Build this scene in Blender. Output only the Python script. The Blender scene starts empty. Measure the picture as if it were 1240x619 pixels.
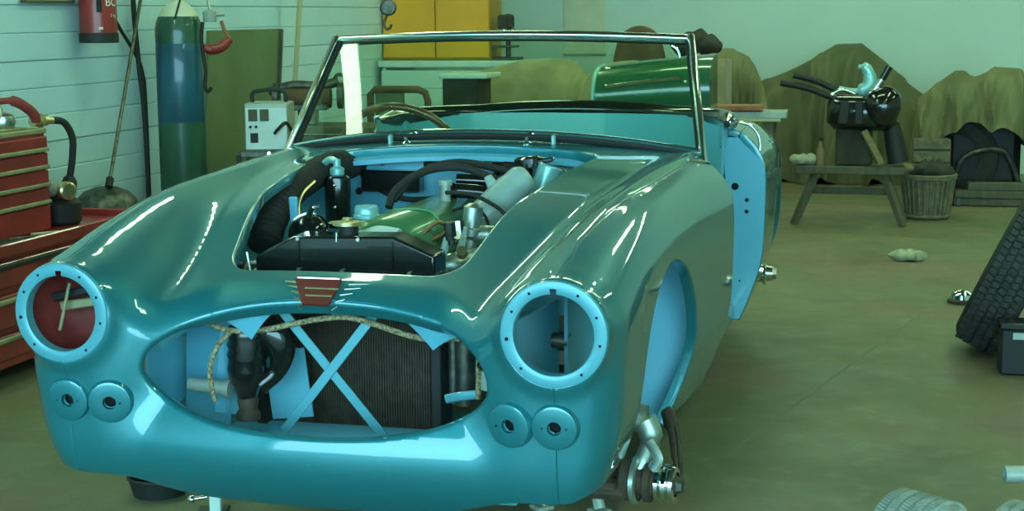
import bpy, bmesh, math, random
import numpy as np
from mathutils import Vector, Matrix
random.seed(7)
rng = np.random.default_rng(7)
PI = math.pi
SC = bpy.context.scene
COL = SC.collection

# ------------------------------------------------------------------ camera
def make_camera():
    cd = bpy.data.cameras.new('camera'); cam = bpy.data.objects.new('camera', cd); COL.objects.link(cam)
    yaw, pit, rol = -.25289, .15065, -.00722
    fw = Vector((math.sin(yaw)*math.cos(pit), math.cos(yaw)*math.cos(pit), -math.sin(pit)))
    r = Vector((math.cos(yaw), -math.sin(yaw), 0)); u = r.cross(fw)
    r2 = r*math.cos(rol)+u*math.sin(rol); u2 = -r*math.sin(rol)+u*math.cos(rol)
    m = Matrix((r2, u2, -fw)).transposed().to_4x4(); m.translation = (1.20, -2.9234, 1.2954)
    cam.matrix_world = m
    cd.sensor_width = 36.0; cd.lens = 1922.3/1240*36; cd.clip_start = .05
    SC.camera = cam
make_camera()
# ------------------------------------------------------------------ world, exposure
SC.view_settings.view_transform = 'Standard'; SC.view_settings.look = 'None'
SC.view_settings.gamma = 1.0; SC.view_settings.use_curve_mapping = False
SC.view_settings.exposure = 0.9
W = bpy.data.worlds.new('sky'); SC.world = W; W.use_nodes = True
bg = W.node_tree.nodes['Background']; bg.inputs[0].default_value = (.40, .85, 1.0, 1); bg.inputs[1].default_value = 4.5
TUBE_STRENGTH = 11.5
TUBE_COLOR = (.66, 1.0, .60)

# ------------------------------------------------------------------ helpers
def V3(p): return Vector(p)
class MB:
    def __init__(s): s.v = []; s.f = []
    def add(s, vs, fs):
        o = len(s.v); s.v += [tuple(p) for p in vs]; s.f += [tuple(i+o for i in f) for f in fs]; return s
    def box(s, c, size, rot=None, ch=0.0):
        hx, hy, hz = [a/2 for a in size]; ch = min(ch, hx*.95, hy*.95, hz*.95)
        R = rot if rot is not None else Matrix.Identity(3); c = V3(c)
        if ch <= 0:
            P = [(x, y, z) for x in (-hx, hx) for y in (-hy, hy) for z in (-hz, hz)]
            F = [(0,1,3,2),(4,6,7,5),(0,4,5,1),(2,3,7,6),(0,2,6,4),(1,5,7,3)]
            return s.add([c+R@V3(p) for p in P], F)
        P = []; idx = {}
        for ix in (-1, 1):
            for iy in (-1, 1):
                for iz in (-1, 1):
                    for k in range(3):
                        p = [ix*hx, iy*hy, iz*hz]
                        for a in range(3):
                            if a != k: p[a] -= (ix, iy, iz)[a]*ch
                        idx[(ix, iy, iz, k)] = len(P); P.append(p)
        F = []
        for k in range(3):
            a, b = [(1,2),(2,0),(0,1)][k]
            for sg in (-1, 1):
                q = []
                for sa, sb in ((-1,-1),(1,-1),(1,1),(-1,1)):
                    t = [0,0,0]; t[k] = sg; t[a] = sa; t[b] = sb; q.append(idx[(*t, k)])
                F.append(q if sg > 0 else q[::-1])
            for sa in (-1, 1):
                for sb in (-1, 1):
                    q = []
                    for e, kk in ((-1, a), (1, a), (1, b), (-1, b)):
                        t = [0,0,0]; t[k] = e; t[a] = sa; t[b] = sb; q.append(idx[(*t, kk)])
                    F.append(q if sa*sb > 0 else q[::-1])
        for ix in (-1, 1):
            for iy in (-1, 1):
                for iz in (-1, 1):
                    q = [idx[(ix, iy, iz, k)] for k in range(3)]
                    F.append(q if ix*iy*iz > 0 else q[::-1])
        return s.add([c+R@V3(p) for p in P], F)
    def tube(s, path, r, n=10, caps=True, closed=False, flat=None):
        path = [V3(p) for p in path]; m = len(path)
        rr = r if hasattr(r, '__len__') else [r]*m
        T = []
        for i in range(m):
            a = path[(i-1) % m] if closed else path[max(i-1, 0)]
            b = path[(i+1) % m] if closed else path[min(i+1, m-1)]
            T.append((b-a).normalized())
        up = V3((0,0,1)) if abs(T[0].z) < .9 else V3((1,0,0))
        N = (up-T[0]*up.dot(T[0])).normalized(); vs = []
        for i in range(m):
            N = (N-T[i]*N.dot(T[i])).normalized(); Bn = T[i].cross(N)
            for k in range(n):
                a = 2*PI*k/n
                vs.append(path[i]+rr[i]*(math.cos(a)*N+math.sin(a)*Bn*(flat or 1)))
        fs = []
        for i in range(m if closed else m-1):
            j = (i+1) % m
            for k in range(n):
                l = (k+1) % n; fs.append((i*n+k, i*n+l, j*n+l, j*n+k))
        if caps and not closed:
            fs.append(tuple(range(n))[::-1]); fs.append(tuple((m-1)*n+k for k in range(n)))
        return s.add(vs, fs)
    def cyl(s, p0, p1, r0, r1=None, n=16): return s.tube([p0, p1], [r0, r0 if r1 is None else r1], n)
    def lathe(s, prof, o=(0,0,0), axis=(0,0,1), n=24, closed_prof=False, a0=0.0, a1=2*PI):
        ax = V3(axis).normalized(); up = V3((0,0,1)) if abs(ax.z) < .9 else V3((1,0,0))
        X = (up-ax*up.dot(ax)).normalized(); Y = ax.cross(X); o = V3(o); vs = []
        full = abs(a1-a0-2*PI) < 1e-6; nn = n if full else n+1
        for k in range(nn):
            a = a0+(a1-a0)*k/n
            for r, h in prof: vs.append(o+ax*h+(X*math.cos(a)+Y*math.sin(a))*r)
        m = len(prof); fs = []
        for k in range(n):
            l = (k+1) % nn
            for i in range(m if closed_prof else m-1):
                j = (i+1) % m
                q = (k*m+i, l*m+i, l*m+j, k*m+j)
                if prof[i][0] < 1e-6: q = (k*m+i, l*m+j, k*m+j)
                elif prof[j][0] < 1e-6: q = (k*m+i, l*m+i, k*m+j)
                fs.append(q)
        return s.add(vs, fs)
    def prism(s, poly, origin, U, Vv, thick):
        """poly in (u,v); extruded from origin plane by thick along U x V"""
        U = V3(U).normalized(); Vv = V3(Vv).normalized(); Nn = U.cross(Vv).normalized(); o = V3(origin); n = len(poly)
        vs = [o+U*a+Vv*b for a, b in poly]+[o+U*a+Vv*b+Nn*thick for a, b in poly]
        fs = [tuple(range(n))[::-1], tuple(range(n, 2*n))]+[(i, (i+1) % n, n+(i+1) % n, n+i) for i in range(n)]
        return s.add(vs, fs)
    def loft(s, rows, closed_u=False, flip=False):
        m = len(rows[0]); o = [p for r in rows for p in r]; fs = []
        for i in range(len(rows)-1):
            for k in range(m if closed_u else m-1):
                l = (k+1) % m; q = (i*m+k, i*m+l, (i+1)*m+l, (i+1)*m+k); fs.append(q[::-1] if flip else q)
        return s.add(o, fs)
    def ell(s, c, r, nu=14, nv=9, rot=None, fn=None):
        R = rot if rot is not None else Matrix.Identity(3); rows = []
        for i in range(nv+1):
            t = PI*i/nv-PI/2
            row = []
            for k in range(nu):
                a = 2*PI*k/nu; p = V3((r[0]*math.cos(t)*math.cos(a), r[1]*math.cos(t)*math.sin(a), r[2]*math.sin(t)))
                if fn: p = V3(fn(p))
                row.append(V3(c)+R@p)
            rows.append(row)
        return s.loft(rows, closed_u=True)
def spline(pts, n=8, closed=False):
    pts = [V3(p) for p in pts]; out = []; m = len(pts)
    for i in range(m if closed else m-1):
        if closed: p0, p1, p2, p3 = pts[i-1], pts[i], pts[(i+1) % m], pts[(i+2) % m]
        else: p0, p1, p2, p3 = pts[max(i-1,0)], pts[i], pts[i+1], pts[min(i+2, m-1)]
        for k in range(n):
            t = k/n
            out.append(.5*((2*p1)+(p2-p0)*t+(2*p0-5*p1+4*p2-p3)*t*t+(3*p1-p0-3*p2+p3)*t**3))
    if not closed: out.append(pts[-1])
    return out
def rotz(a): return Matrix.Rotation(a, 3, 'Z')
def rotx(a): return Matrix.Rotation(a, 3, 'X')
def roty(a): return Matrix.Rotation(a, 3, 'Y')
def link(o, parent):
    COL.objects.link(o)
    if parent:
        o.parent = parent
        if parent.parent is None: o.matrix_parent_inverse = Matrix.Translation(-parent.location)
    return o
def obj(name, mb, mat, parent=None, smooth=35, **k):
    me = bpy.data.meshes.new(name); me.from_pydata(mb.v, [], mb.f); me.validate(); me.update()
    bm = bmesh.new(); bm.from_mesh(me); bmesh.ops.recalc_face_normals(bm, faces=bm.faces); bm.to_mesh(me); bm.free()
    return finish(name, me, mat, parent, smooth, **k)
def finish(name, me, mat, parent=None, smooth=35, **k):
    for m in (mat if isinstance(mat, (list, tuple)) else [mat]): me.materials.append(M(m))
    if smooth:
        me.shade_smooth()
        if smooth < 179: me.set_sharp_from_angle(angle=math.radians(smooth))
    o = bpy.data.objects.new(name, me); link(o, parent)
    for a, b in k.items(): o[a] = b
    return o
def thing(name, label, cat, loc, group=None):
    o = bpy.data.objects.new(name, None); COL.objects.link(o); o.location = loc; o.empty_display_size = .1
    o['label'] = label; o['category'] = cat
    if group: o['group'] = group
    return o
def struct(name, mb, mat, parent=None, smooth=30):
    o = obj(name, mb, mat, parent, smooth)
    if not parent: o['kind'] = 'structure'
    return o

# ------------------------------------------------------------------ materials
MATS = {}
def M(n): return MATS[n]
def mat(name, color, rough=.5, metal=0.0, coat=0.0, var=0.0, scale=8.0, bump=0.0, bscale=60.0, color2=None, stretch=None, detail=4, spec=.5, coat_rough=.03, sheen=0):
    m = bpy.data.materials.new(name); m.use_nodes = True; nt = m.node_tree; b = nt.nodes['Principled BSDF']
    b.inputs['Base Color'].default_value = (*color, 1); b.inputs['Roughness'].default_value = rough; b.inputs['Metallic'].default_value = metal
    b.inputs['Coat Weight'].default_value = coat; b.inputs['Coat Roughness'].default_value = coat_rough
    b.inputs['Specular IOR Level'].default_value = spec
    if sheen: b.inputs['Sheen Weight'].default_value = sheen
    tc = nt.nodes.new('ShaderNodeTexCoord'); src = tc.outputs['Object']
    if stretch:
        mp = nt.nodes.new('ShaderNodeMapping'); mp.inputs['Scale'].default_value = stretch; nt.links.new(src, mp.inputs[0]); src = mp.outputs[0]
    if var or color2:
        nz = nt.nodes.new('ShaderNodeTexNoise'); nz.inputs['Scale'].default_value = scale; nz.inputs['Detail'].default_value = detail
        nt.links.new(src, nz.inputs['Vector'])
        rp = nt.nodes.new('ShaderNodeValToRGB'); nt.links.new(nz.outputs[0], rp.inputs[0])
        rp.color_ramp.elements[0].position = .35; rp.color_ramp.elements[1].position = .65
        c2 = color2 or tuple(min(1, c*(1+var)) for c in color)
        c1 = color if color2 else tuple(c*(1-var) for c in color)
        rp.color_ramp.elements[0].color = (*c1, 1); rp.color_ramp.elements[1].color = (*c2, 1)
        nt.links.new(rp.outputs[0], b.inputs['Base Color'])
    if bump:
        n2 = nt.nodes.new('ShaderNodeTexNoise'); n2.inputs['Scale'].default_value = bscale; n2.inputs['Detail'].default_value = 5
        nt.links.new(src, n2.inputs['Vector'])
        bp = nt.nodes.new('ShaderNodeBump'); bp.inputs['Strength'].default_value = bump; bp.inputs['Distance'].default_value = .01
        nt.links.new(n2.outputs[0], bp.inputs['Height']); nt.links.new(bp.outputs[0], b.inputs['Normal'])
    MATS[name] = m; return m
mat('paint', (.012, .205, .232), .42, .45, 1.0, coat_rough=.035).node_tree.nodes['Principled BSDF'].inputs['Coat IOR'].default_value = 1.62
mat('paint_inner', (.135, .47, .60), .42, .0, .35, var=.03, scale=3)
mat('paint_flange', (.095, .36, .42), .40, .2, .4)
mat('chrome', (.80, .84, .78), .08, 1.0)
mat('bright_trim', (.74, .79, .70), .2, 1.0)
mat('tread', (.042, .043, .034), .85, var=.3, scale=30)
mat('steel', (.50, .55, .48), .28, 1.0, var=.15, scale=20)
mat('alloy', (.52, .60, .52), .38, .9, var=.12, scale=25)
mat('dark_steel', (.10, .105, .085), .45, .8, var=.4, scale=30)
mat('rust', (.12, .075, .04), .75, .3, color2=(.06, .05, .035), scale=25, bump=.3)
mat('black_gloss', (.010, .012, .010), .16, 0, .6)
mat('black_matt', (.012, .014, .012), .62)
mat('rubber', (.020, .022, .017), .75, bump=.15, bscale=90)
mat('tyre', (.026, .028, .022), .8, var=.35, scale=14, bump=.2, bscale=120)
mat('tyre_dusty', (.30, .34, .27), .9, var=.25, scale=18, bump=.2, bscale=120)
mat('core', (.050, .040, .024), .75, .2, var=.3, scale=40)
mat('brass', (.62, .52, .26), .3, .9, var=.2, scale=30)
mat('copper', (.50, .26, .14), .4, .8)
mat('loom', (.46, .38, .20), .9, color2=(.10, .07, .04), scale=160)
mat('engine_green', (.075, .25, .095), .36, .2, .5, var=.12, scale=18)
mat('canister', (.36, .50, .45), .38, .1, .3, var=.08, scale=9)
mat('white_plastic', (.62, .74, .66), .4, 0, .3, var=.08, scale=9)
mat('cap_teal', (.26, .55, .52), .3, .3, .3)
mat('wood_rim', (.14, .055, .022), .3, 0, .8, color2=(.22, .09, .035), scale=30)
mat('badge_red', (.16, .016, .012), .5, 0, .1)
mat('red_paint', (.30, .022, .018), .42, 0, .35, var=.22, scale=7)
mat('dull_red', (.25, .030, .022), .7, var=.25, scale=9)
mat('khaki_metal', (.33, .32, .16), .5, .3, var=.15, scale=12)
mat('bottle_green', (.020, .085, .045), .38, 0, .5, var=.25, scale=6)
mat('bottle_blue', (.010, .085, .13), .36, 0, .5, var=.2, scale=6)
mat('cream', (.62, .66, .46), .55, var=.06, scale=5)
mat('pale_green', (.47, .60, .36), .6, var=.08, scale=5)
mat('board_green', (.16, .215, .10), .75, color2=(.13, .18, .08), scale=3)
mat('grey_metal', (.36, .42, .35), .45, .2, var=.1, scale=10)
mat('yellow', (.80, .36, .010), .45, 0, .2, var=.08, scale=3)
mat('yellow_dark', (.42, .24, .015), .5, var=.1, scale=4)
mat('tan_cloth', (.30, .26, .125), .95, var=.18, scale=6, bump=.3, bscale=25, sheen=.2)
mat('brown_cloth', (.13, .085, .040), .9, var=.2, scale=8, bump=.2, bscale=30)
mat('dark_cloth', (.040, .042, .026), .9, var=.3, scale=8, bump=.2, bscale=30)
mat('tarp', (.165, .165, .070), .9, color2=(.22, .212, .095), scale=3.2, bump=.35, bscale=14)
mat('tarp_dark', (.125, .130, .060), .92, color2=(.165, .165, .075), scale=3.2, bump=.35, bscale=14)
mat('car_green', (.018, .115, .045), .25, 0, 1.0)
mat('wood', (.20, .15, .065), .75, color2=(.27, .20, .09), scale=6, stretch=(1, 1, 8), bump=.1)
mat('wood_grey', (.080, .082, .044), .8, color2=(.115, .112, .065), scale=7, stretch=(6, 1, 1), bump=.1)
mat('pale_wood', (.50, .50, .30), .7, color2=(.42, .43, .25), scale=6, stretch=(6, 6, 1))
mat('wicker', (.165, .155, .085), .85, var=.25, scale=30)
mat('rag', (.40, .42, .27), .95, var=.2, scale=20)
mat('wall_board', (.52, .74, .78), .60, 0, 0, color2=(.48, .70, .74), scale=2.2, bump=.08, bscale=40)
mat('wall_plain', (.60, .76, .66), .62, color2=(.56, .72, .62), scale=1.4, bump=.06, bscale=30)
mat('ceiling', (.13, .15, .12), .8, var=.04, scale=1)
mat('asphalt', (.16, .17, .17), .9, var=.1, scale=5)
mat('hole', (.004, .005, .005), .9)
mat('white_print', (.75, .78, .66), .6)
mat('orange_wood', (.34, .13, .05), .6, var=.2, scale=9)
mat('floor_scuff', (.23, .25, .135), .7, color2=(.16, .18, .09), scale=9)
mat('tape_label', (.42, .50, .44), .6)
def special_mats():
    m = bpy.data.materials.new('glass'); m.use_nodes = True; nt = m.node_tree; nt.nodes.remove(nt.nodes['Principled BSDF'])
    out = nt.nodes['Material Output']
    tr = nt.nodes.new('ShaderNodeBsdfTransparent'); tr.inputs[0].default_value = (.86, .955, .86, 1)
    gl = nt.nodes.new('ShaderNodeBsdfGlossy'); gl.inputs['Roughness'].default_value = .01; gl.inputs[0].default_value = (.9, 1, .92, 1)
    lw = nt.nodes.new('ShaderNodeLayerWeight'); pw = nt.nodes.new('ShaderNodeMath'); pw.operation = 'POWER'; pw.inputs[1].default_value = 4.0
    fr = nt.nodes.new('ShaderNodeMath'); fr.operation = 'MULTIPLY_ADD'; fr.inputs[1].default_value = .55; fr.inputs[2].default_value = .03
    nt.links.new(lw.outputs['Facing'], pw.inputs[0]); nt.links.new(pw.outputs[0], fr.inputs[0]); mx = nt.nodes.new('ShaderNodeMixShader')
    nt.links.new(fr.outputs[0], mx.inputs[0]); nt.links.new(tr.outputs[0], mx.inputs[1]); nt.links.new(gl.outputs[0], mx.inputs[2]); nt.links.new(mx.outputs[0], out.inputs[0])
    MATS['glass'] = m
    m = bpy.data.materials.new('tube_light'); m.use_nodes = True; nt = m.node_tree; b = nt.nodes['Principled BSDF']
    b.inputs['Emission Color'].default_value = (*TUBE_COLOR, 1); b.inputs['Emission Strength'].default_value = TUBE_STRENGTH; MATS['tube_light'] = m
    # concrete floor: olive green with brownish worn patches, paler scuffs and fine cracks
    m = bpy.data.materials.new('concrete'); m.use_nodes = True; nt = m.node_tree; b = nt.nodes['Principled BSDF']; L = nt.links.new
    tc = nt.nodes.new('ShaderNodeTexCoord')
    def noise(sc, det=5, stretch=None):
        n = nt.nodes.new('ShaderNodeTexNoise'); n.inputs['Scale'].default_value = sc; n.inputs['Detail'].default_value = det; s = tc.outputs['Object']
        if stretch:
            mp = nt.nodes.new('ShaderNodeMapping'); mp.inputs['Scale'].default_value = stretch; L(s, mp.inputs[0]); s = mp.outputs[0]
        L(s, n.inputs['Vector']); return n
    def ramp(n, a, c0, bb, c1):
        r = nt.nodes.new('ShaderNodeValToRGB'); r.color_ramp.elements[0].position = a; r.color_ramp.elements[1].position = bb
        r.color_ramp.elements[0].color = (*c0, 1); r.color_ramp.elements[1].color = (*c1, 1); L(n.outputs[0], r.inputs[0]); return r
    def mix(a, bcol, fac, mode='MIX'):
        x = nt.nodes.new('ShaderNodeMix'); x.data_type = 'RGBA'; x.blend_type = mode
        L(fac, x.inputs[0]); L(a, x.inputs[6])
        if isinstance(bcol, tuple): x.inputs[7].default_value = (*bcol, 1)
        else: L(bcol, x.inputs[7])
        return x.outputs[2]
    base = ramp(noise(1.1), .35, (.152, .164, .078), .66, (.200, .200, .098)).outputs[0]
    m1 = ramp(noise(.75, 6, (1, 1.4, 1)), .46, (0,0,0), .62, (.95,.95,.95)).outputs[0]
    c = mix(base, (.215, .158, .092), m1)
    m2 = ramp(noise(2.6, 6), .56, (0,0,0), .72, (.55,.55,.55)).outputs[0]
    c = mix(c, (.090, .085, .042), m2)
    m3 = ramp(noise(9, 10), .55, (0,0,0), .75, (.5,.5,.5)).outputs[0]
    c = mix(c, (.29, .30, .17), m3)
    L(c, b.inputs['Base Color']); b.inputs['Roughness'].default_value = .55
    rr = ramp(noise(3, 5), .3, (.38,.38,.38), .7, (.66,.66,.66)); L(rr.outputs[0], b.inputs['Roughness'])
    bn = nt.nodes.new('ShaderNodeBump'); bn.inputs['Strength'].default_value = .12; bn.inputs['Distance'].default_value = .01
    L(noise(30, 8).outputs[0], bn.inputs['Height']); L(bn.outputs[0], b.inputs['Normal'])
    MATS['concrete'] = m
special_mats()

# ------------------------------------------------------------------ room shell
XL, XR, YB, YF, ZC = -2.6, 6.2, 10.4, -5.2, 3.3
def room():
    mb = MB().box(((XL+XR)/2, (YB+YF)/2, -.1), (XR-XL+.6, YB-YF+.6, .2)); fl = struct('floor', mb, 'concrete')
    obj('floor_joint', MB().box((.965, 2.95, .0004), (.009, 2.4, .0012), rotz(-.225)), 'floor_scuff', fl, 0)
    struct('ground', MB().box((2, -25, -.12), (70, 39.2, .2)), 'asphalt')
    struct('ceiling', MB().box(((XL+XR)/2, (YB+YF)/2, ZC+.1), (XR-XL+.6, YB-YF+.6, .2)), 'ceiling')
    wl = struct('wall_left', MB().box((XL-.13, (YB+YF)/2, ZC/2), (.2, YB-YF+.2, ZC)), 'wall_board')
    h = .1215; mb = MB().box((0, 0, 0), (.036, YB-YF, h-.0015), ch=.004); first = None
    for i in range(int(ZC/h)+1):
        z = .015+h*(i+.5)
        if z+h/2 > ZC: break
        if first is None:
            first = obj('board', mb, 'wall_board', wl, 20); o = first
        else: o = first.copy(); COL.objects.link(o)
        o.location = (XL-.015+.003*math.sin(i*2.3), (YB+YF)/2, z)
    struct('wall_back', MB().box(((XL+XR)/2, YB+.1, ZC/2), (XR-XL+.6, .2, ZC)), 'wall_plain')
    struct('wall_right', MB().box((XR+.1, (YB+YF)/2, ZC/2), (.2, YB-YF+.2, ZC)), 'wall_plain')
    # front wall with a wide open vehicle doorway
    mb = MB(); x0, x1, zt = -2.5, 6.1, 3.2
    mb.box(((XL-.2+x0)/2, YF-.1, ZC/2), (x0-XL+.2, .2, ZC)); mb.box(((x1+XR+.2)/2, YF-.1, ZC/2), (XR+.2-x1, .2, ZC))
    mb.box(((x0+x1)/2, YF-.1, (zt+ZC)/2), (x1-x0, .2, ZC-zt))
    struct('wall_front', mb, 'wall_plain')
    ld = bpy.data.lights.new('door_portal', 'AREA'); ld.shape = 'RECTANGLE'; ld.size = x1-x0; ld.size_y = zt; ld.cycles.is_portal = True
    lo = bpy.data.objects.new('door_portal', ld); COL.objects.link(lo); lo.location = ((x0+x1)/2, YF-.05, zt/2); lo.rotation_euler = (PI/2, 0, PI)
    lo.rotation_euler = (-PI/2, 0, 0)
    # fluorescent battens
    proto = None
    for (x, y, a) in [(-2.1, 1.05, 0), (-1.2, 3.4, 0), (-1.2, 6.4, 0), (2.2, .2, 0), (2.2, 3.0, 0), (2.2, 5.8, 0), (4.4, 5.8, 0), (.3, 8.4, PI/2), (3.2, 8.4, PI/2), (.4, 5.6, PI/2)]:
        t = thing('batten_light', 'fluorescent batten light with a wide opal diffuser fixed under the ceiling', 'light', (x, y, ZC), 'fluorescent batten lights under the ceiling')
        if proto is None:
            bodym = MB().box((0, 0, -.03), (.22, 1.56, .06), ch=.01)
            b = obj('batten_body', bodym, 'white_plastic', None)
            tb = obj('diffuser', MB().box((0, 0, 0), (.20, 1.50, .035), ch=.012), 'tube_light', None)
            proto = (b, tb); parts = [b, tb]
        else:
            parts = [proto[0].copy(), proto[1].copy()]
            for p in parts: COL.objects.link(p)
        for p in parts: p.parent = t
        parts[1].location = (0, 0, -.078)
        t.rotation_euler = (0, 0, a)
room()

# ------------------------------------------------------------------ the car: sheet-metal surface as one smooth field, cut into panels
CAR = thing('roadster', 'metallic teal open roadster under restoration without bonnet, doors, lamps or wheels', 'car', (0, 1.9, 0))
def nspl(pts):
    """natural cubic spline, linear beyond its ends"""
    x = np.array([p[0] for p in pts], float); y = np.array([p[1] for p in pts], float); n = len(x); h = np.diff(x)
    A = np.eye(n); r = np.zeros(n)
    for i in range(1, n-1):
        A[i, i-1] = h[i-1]; A[i, i] = 2*(h[i-1]+h[i]); A[i, i+1] = h[i]; r[i] = 6*((y[i+1]-y[i])/h[i]-(y[i]-y[i-1])/h[i-1])
    m = np.linalg.solve(A, r)
    s0 = (y[1]-y[0])/h[0]-h[0]*m[1]/6; s1 = (y[-1]-y[-2])/h[-1]+h[-1]*m[-2]/6
    def f(t):
        t = np.asarray(t, float); i = np.clip(np.searchsorted(x, t)-1, 0, n-2); a = x[i+1]-t; b = t-x[i]; hh = h[i]
        v = m[i]*a**3/(6*hh)+m[i+1]*b**3/(6*hh)+(y[i]/hh-m[i]*hh/6)*a+(y[i+1]/hh-m[i+1]*hh/6)*b
        v = np.where(t < x[0], y[0]+s0*(t-x[0]), v); return np.where(t > x[-1], y[-1]+s1*(t-x[-1]), v)
    return f
def smax(a, b, k): h = np.maximum(k-np.abs(a-b), 0)/k; return np.maximum(a, b)+h*h*k*.25
def smin(a, b, k): return -smax(-a, -b, k)
def rmax(a, b, r): return np.minimum(np.maximum(a, b), -r)+np.sqrt(np.maximum(a+r, 0)**2+np.maximum(b+r, 0)**2)
HLX, HLZ, HLR = .527, .685, .1045
ZH = nspl([(-.1, .60), (0, .665), (.1, .708), (.25, .752), (.4, .800), (.55, .850), (.75, .886), (1.1, .920), (1.36, .936), (1.5, .950), (1.7, .955), (2.3, .95), (2.7, .945), (3.2, .90), (3.7, .76), (4.0, .62)])
ZW = nspl([(-.1, .755), (.03, .786), (.15, .822), (.3, .853), (.5, .884), (.8, .905), (1.1, .912), (1.4, .908), (1.8, .893), (2.3, .893), (2.7, .90), (3.1, .875), (3.6, .78), (4.0, .66)])
XW = nspl([(-.1, .527), (.05, .53), (.3, .552), (.8, .590), (1.4, .622), (2.0, .635), (2.6, .622), (3.2, .57), (4.0, .44)])
S0 = nspl([(-.1, .645), (.05, .648), (.3, .652), (.7, .660), (1.0, .674), (1.45, .704), (2.0, .715), (2.4, .703), (2.9, .70), (3.4, .665), (4.0, .54)])
SZ = nspl([(.15, -.13), (.25, -.088), (.30, -.066), (.38, -.036), (.46, -.012), (.55, -.002), (.65, 0), (.75, 0), (.82, -.007), (.9, -.018)])
NB = nspl([(.18, .22), (.24, .12), (.28, .072), (.32, .038), (.37, .014), (.42, .012), (.46, .024), (.50, .042), (.56, .066), (.63, .096), (.706, .128), (.76, .16)])
NC = nspl([(.20, .18), (.28, .095), (.33, .052), (.38, .030), (.45, .016), (.50, .010), (.56, .004), (.62, .002), (.70, .003), (.78, .006), (.85, .03), (.95, .10)])
def field(P):
    x = np.abs(P[:, 0]); y = P[:, 1]; z = P[:, 2]
    th = ZH(y)-.12*x*x
    d = x-XW(y); tw = ZW(y)-np.where(d < 0, 4.2, 1.2)*d*d
    T = smax(th, tw, .055)
    top = (z-T)*.95
    side = x-(S0(y)+SZ(z))
    nb = NB(z)+.11*x*x; dc = np.maximum(np.abs(x-.505)-.03, 0); nc = NC(z)+3.2*dc*dc
    nose = (smin(nb, nc, .045)-y)*.95
    tail = (y-(3.95-.35*(z-.5)**2*4-.25*x*x))*.9
    F = rmax(rmax(top, side, .115), nose, .060)
    F = rmax(F, tail, .12)
    cyl = np.sqrt((x-HLX)**2+(z-HLZ)**2)-.1095
    cyl = rmax(cyl, rmax(-.004-y+0*y, y-.30, .001), .012)
    F = smin(F, cyl, .035)
    return F
def grad(P, e=5e-4):
    G = np.empty_like(P)
    for a in range(3):
        Q = P.copy(); Q[:, a] += e; R_ = P.copy(); R_[:, a] -= e; G[:, a] = (field(Q)-field(R_))/(2*e)
    return G
def project(P, it=4, keep=None):
    P = P.copy()
    for _ in range(it):
        f = field(P); g = grad(P); st = (f/np.maximum((g*g).sum(1), 1e-6))[:, None]*g
        l = np.linalg.norm(st, axis=1, keepdims=True); st *= np.minimum(1, .01/np.maximum(l, 1e-9)); P -= st
    return P
def surface(h=.0105):
    xs = -h/2+h*np.arange(int(.80/h)); ys = -.06+h*np.arange(int(4.1/h)); zs = .17+h*np.arange(int(.84/h))
    nx, ny, nz = len(xs), len(ys), len(zs)
    D = np.empty((nx, ny, nz)); Y, Z = np.meshgrid(ys, zs, indexing='ij')
    for i, x in enumerate(xs): D[i] = field(np.stack([np.full(Y.size, x), Y.ravel(), Z.ravel()], 1)).reshape(ny, nz)
    s = D < 0
    cnt = sum(s[i:nx-1+i, j:ny-1+j, k:nz-1+k].astype(np.int8) for i in (0,1) for j in (0,1) for k in (0,1))
    act = (cnt > 0) & (cnt < 8); ids = -np.ones(act.shape, np.int64); ii = np.argwhere(act); ids[act] = np.arange(len(ii))
    P = np.stack([xs[ii[:, 0]]+h/2, ys[ii[:, 1]]+h/2, zs[ii[:, 2]]+h/2], 1)
    P = project(P, 7); mid = ii[:, 0] == 0; P[mid, 0] = 0; 
    Q = []
    for ax in range(3):
        sl0 = [slice(1, -1)]*3; sl1 = [slice(1, -1)]*3; sl0[ax] = slice(0, -1); sl1[ax] = slice(1, None)
        a = s[tuple(sl0)]; b = s[tuple(sl1)]
        for w, flip in ((a & ~b, False), (~a & b, True)):
            e = np.argwhere(w); 
            for o in range(3):
                if o != ax: e[:, o] += 1
            u, v = [(1,2),(2,0),(0,1)][ax]
            def nb_(du, dv):
                t = e.copy(); t[:, u] -= du; t[:, v] -= dv; return ids[t[:, 0], t[:, 1], t[:, 2]]
            q = np.stack([nb_(1,1), nb_(0,1), nb_(0,0), nb_(1,0)], 1)
            q = q[(q >= 0).all(1)]
            Q.append(q[:, ::-1] if flip else q)
    Q = np.concatenate(Q)
    # relax sideways a little, then put back on the surface
    for _ in range(2):
        acc = np.zeros_like(P); c = np.zeros(len(P))
        for k in range(4): np.add.at(acc, Q[:, k], P[Q[:, (k+1) % 4]]); np.add.at(c, Q[:, k], 1)
        ok = c > 0; P[ok] = .4*P[ok]+.6*acc[ok]/c[ok][:, None]; P[mid, 0] = 0; P = project(P, 3); P[mid, 0] = 0
    n = len(P); mir = np.where(mid, np.arange(n), n+np.arange(n))
    P2 = np.concatenate([P, P*[-1, 1, 1]]); Q2 = np.concatenate([Q, mir[Q][:, ::-1]])
    T = np.concatenate([Q2[:, [0,1,2]], Q2[:, [0,2,3]]])
    T = T[(T[:, 0] != T[:, 1]) & (T[:, 1] != T[:, 2]) & (T[:, 0] != T[:, 2])]
    return P2, T
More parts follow.
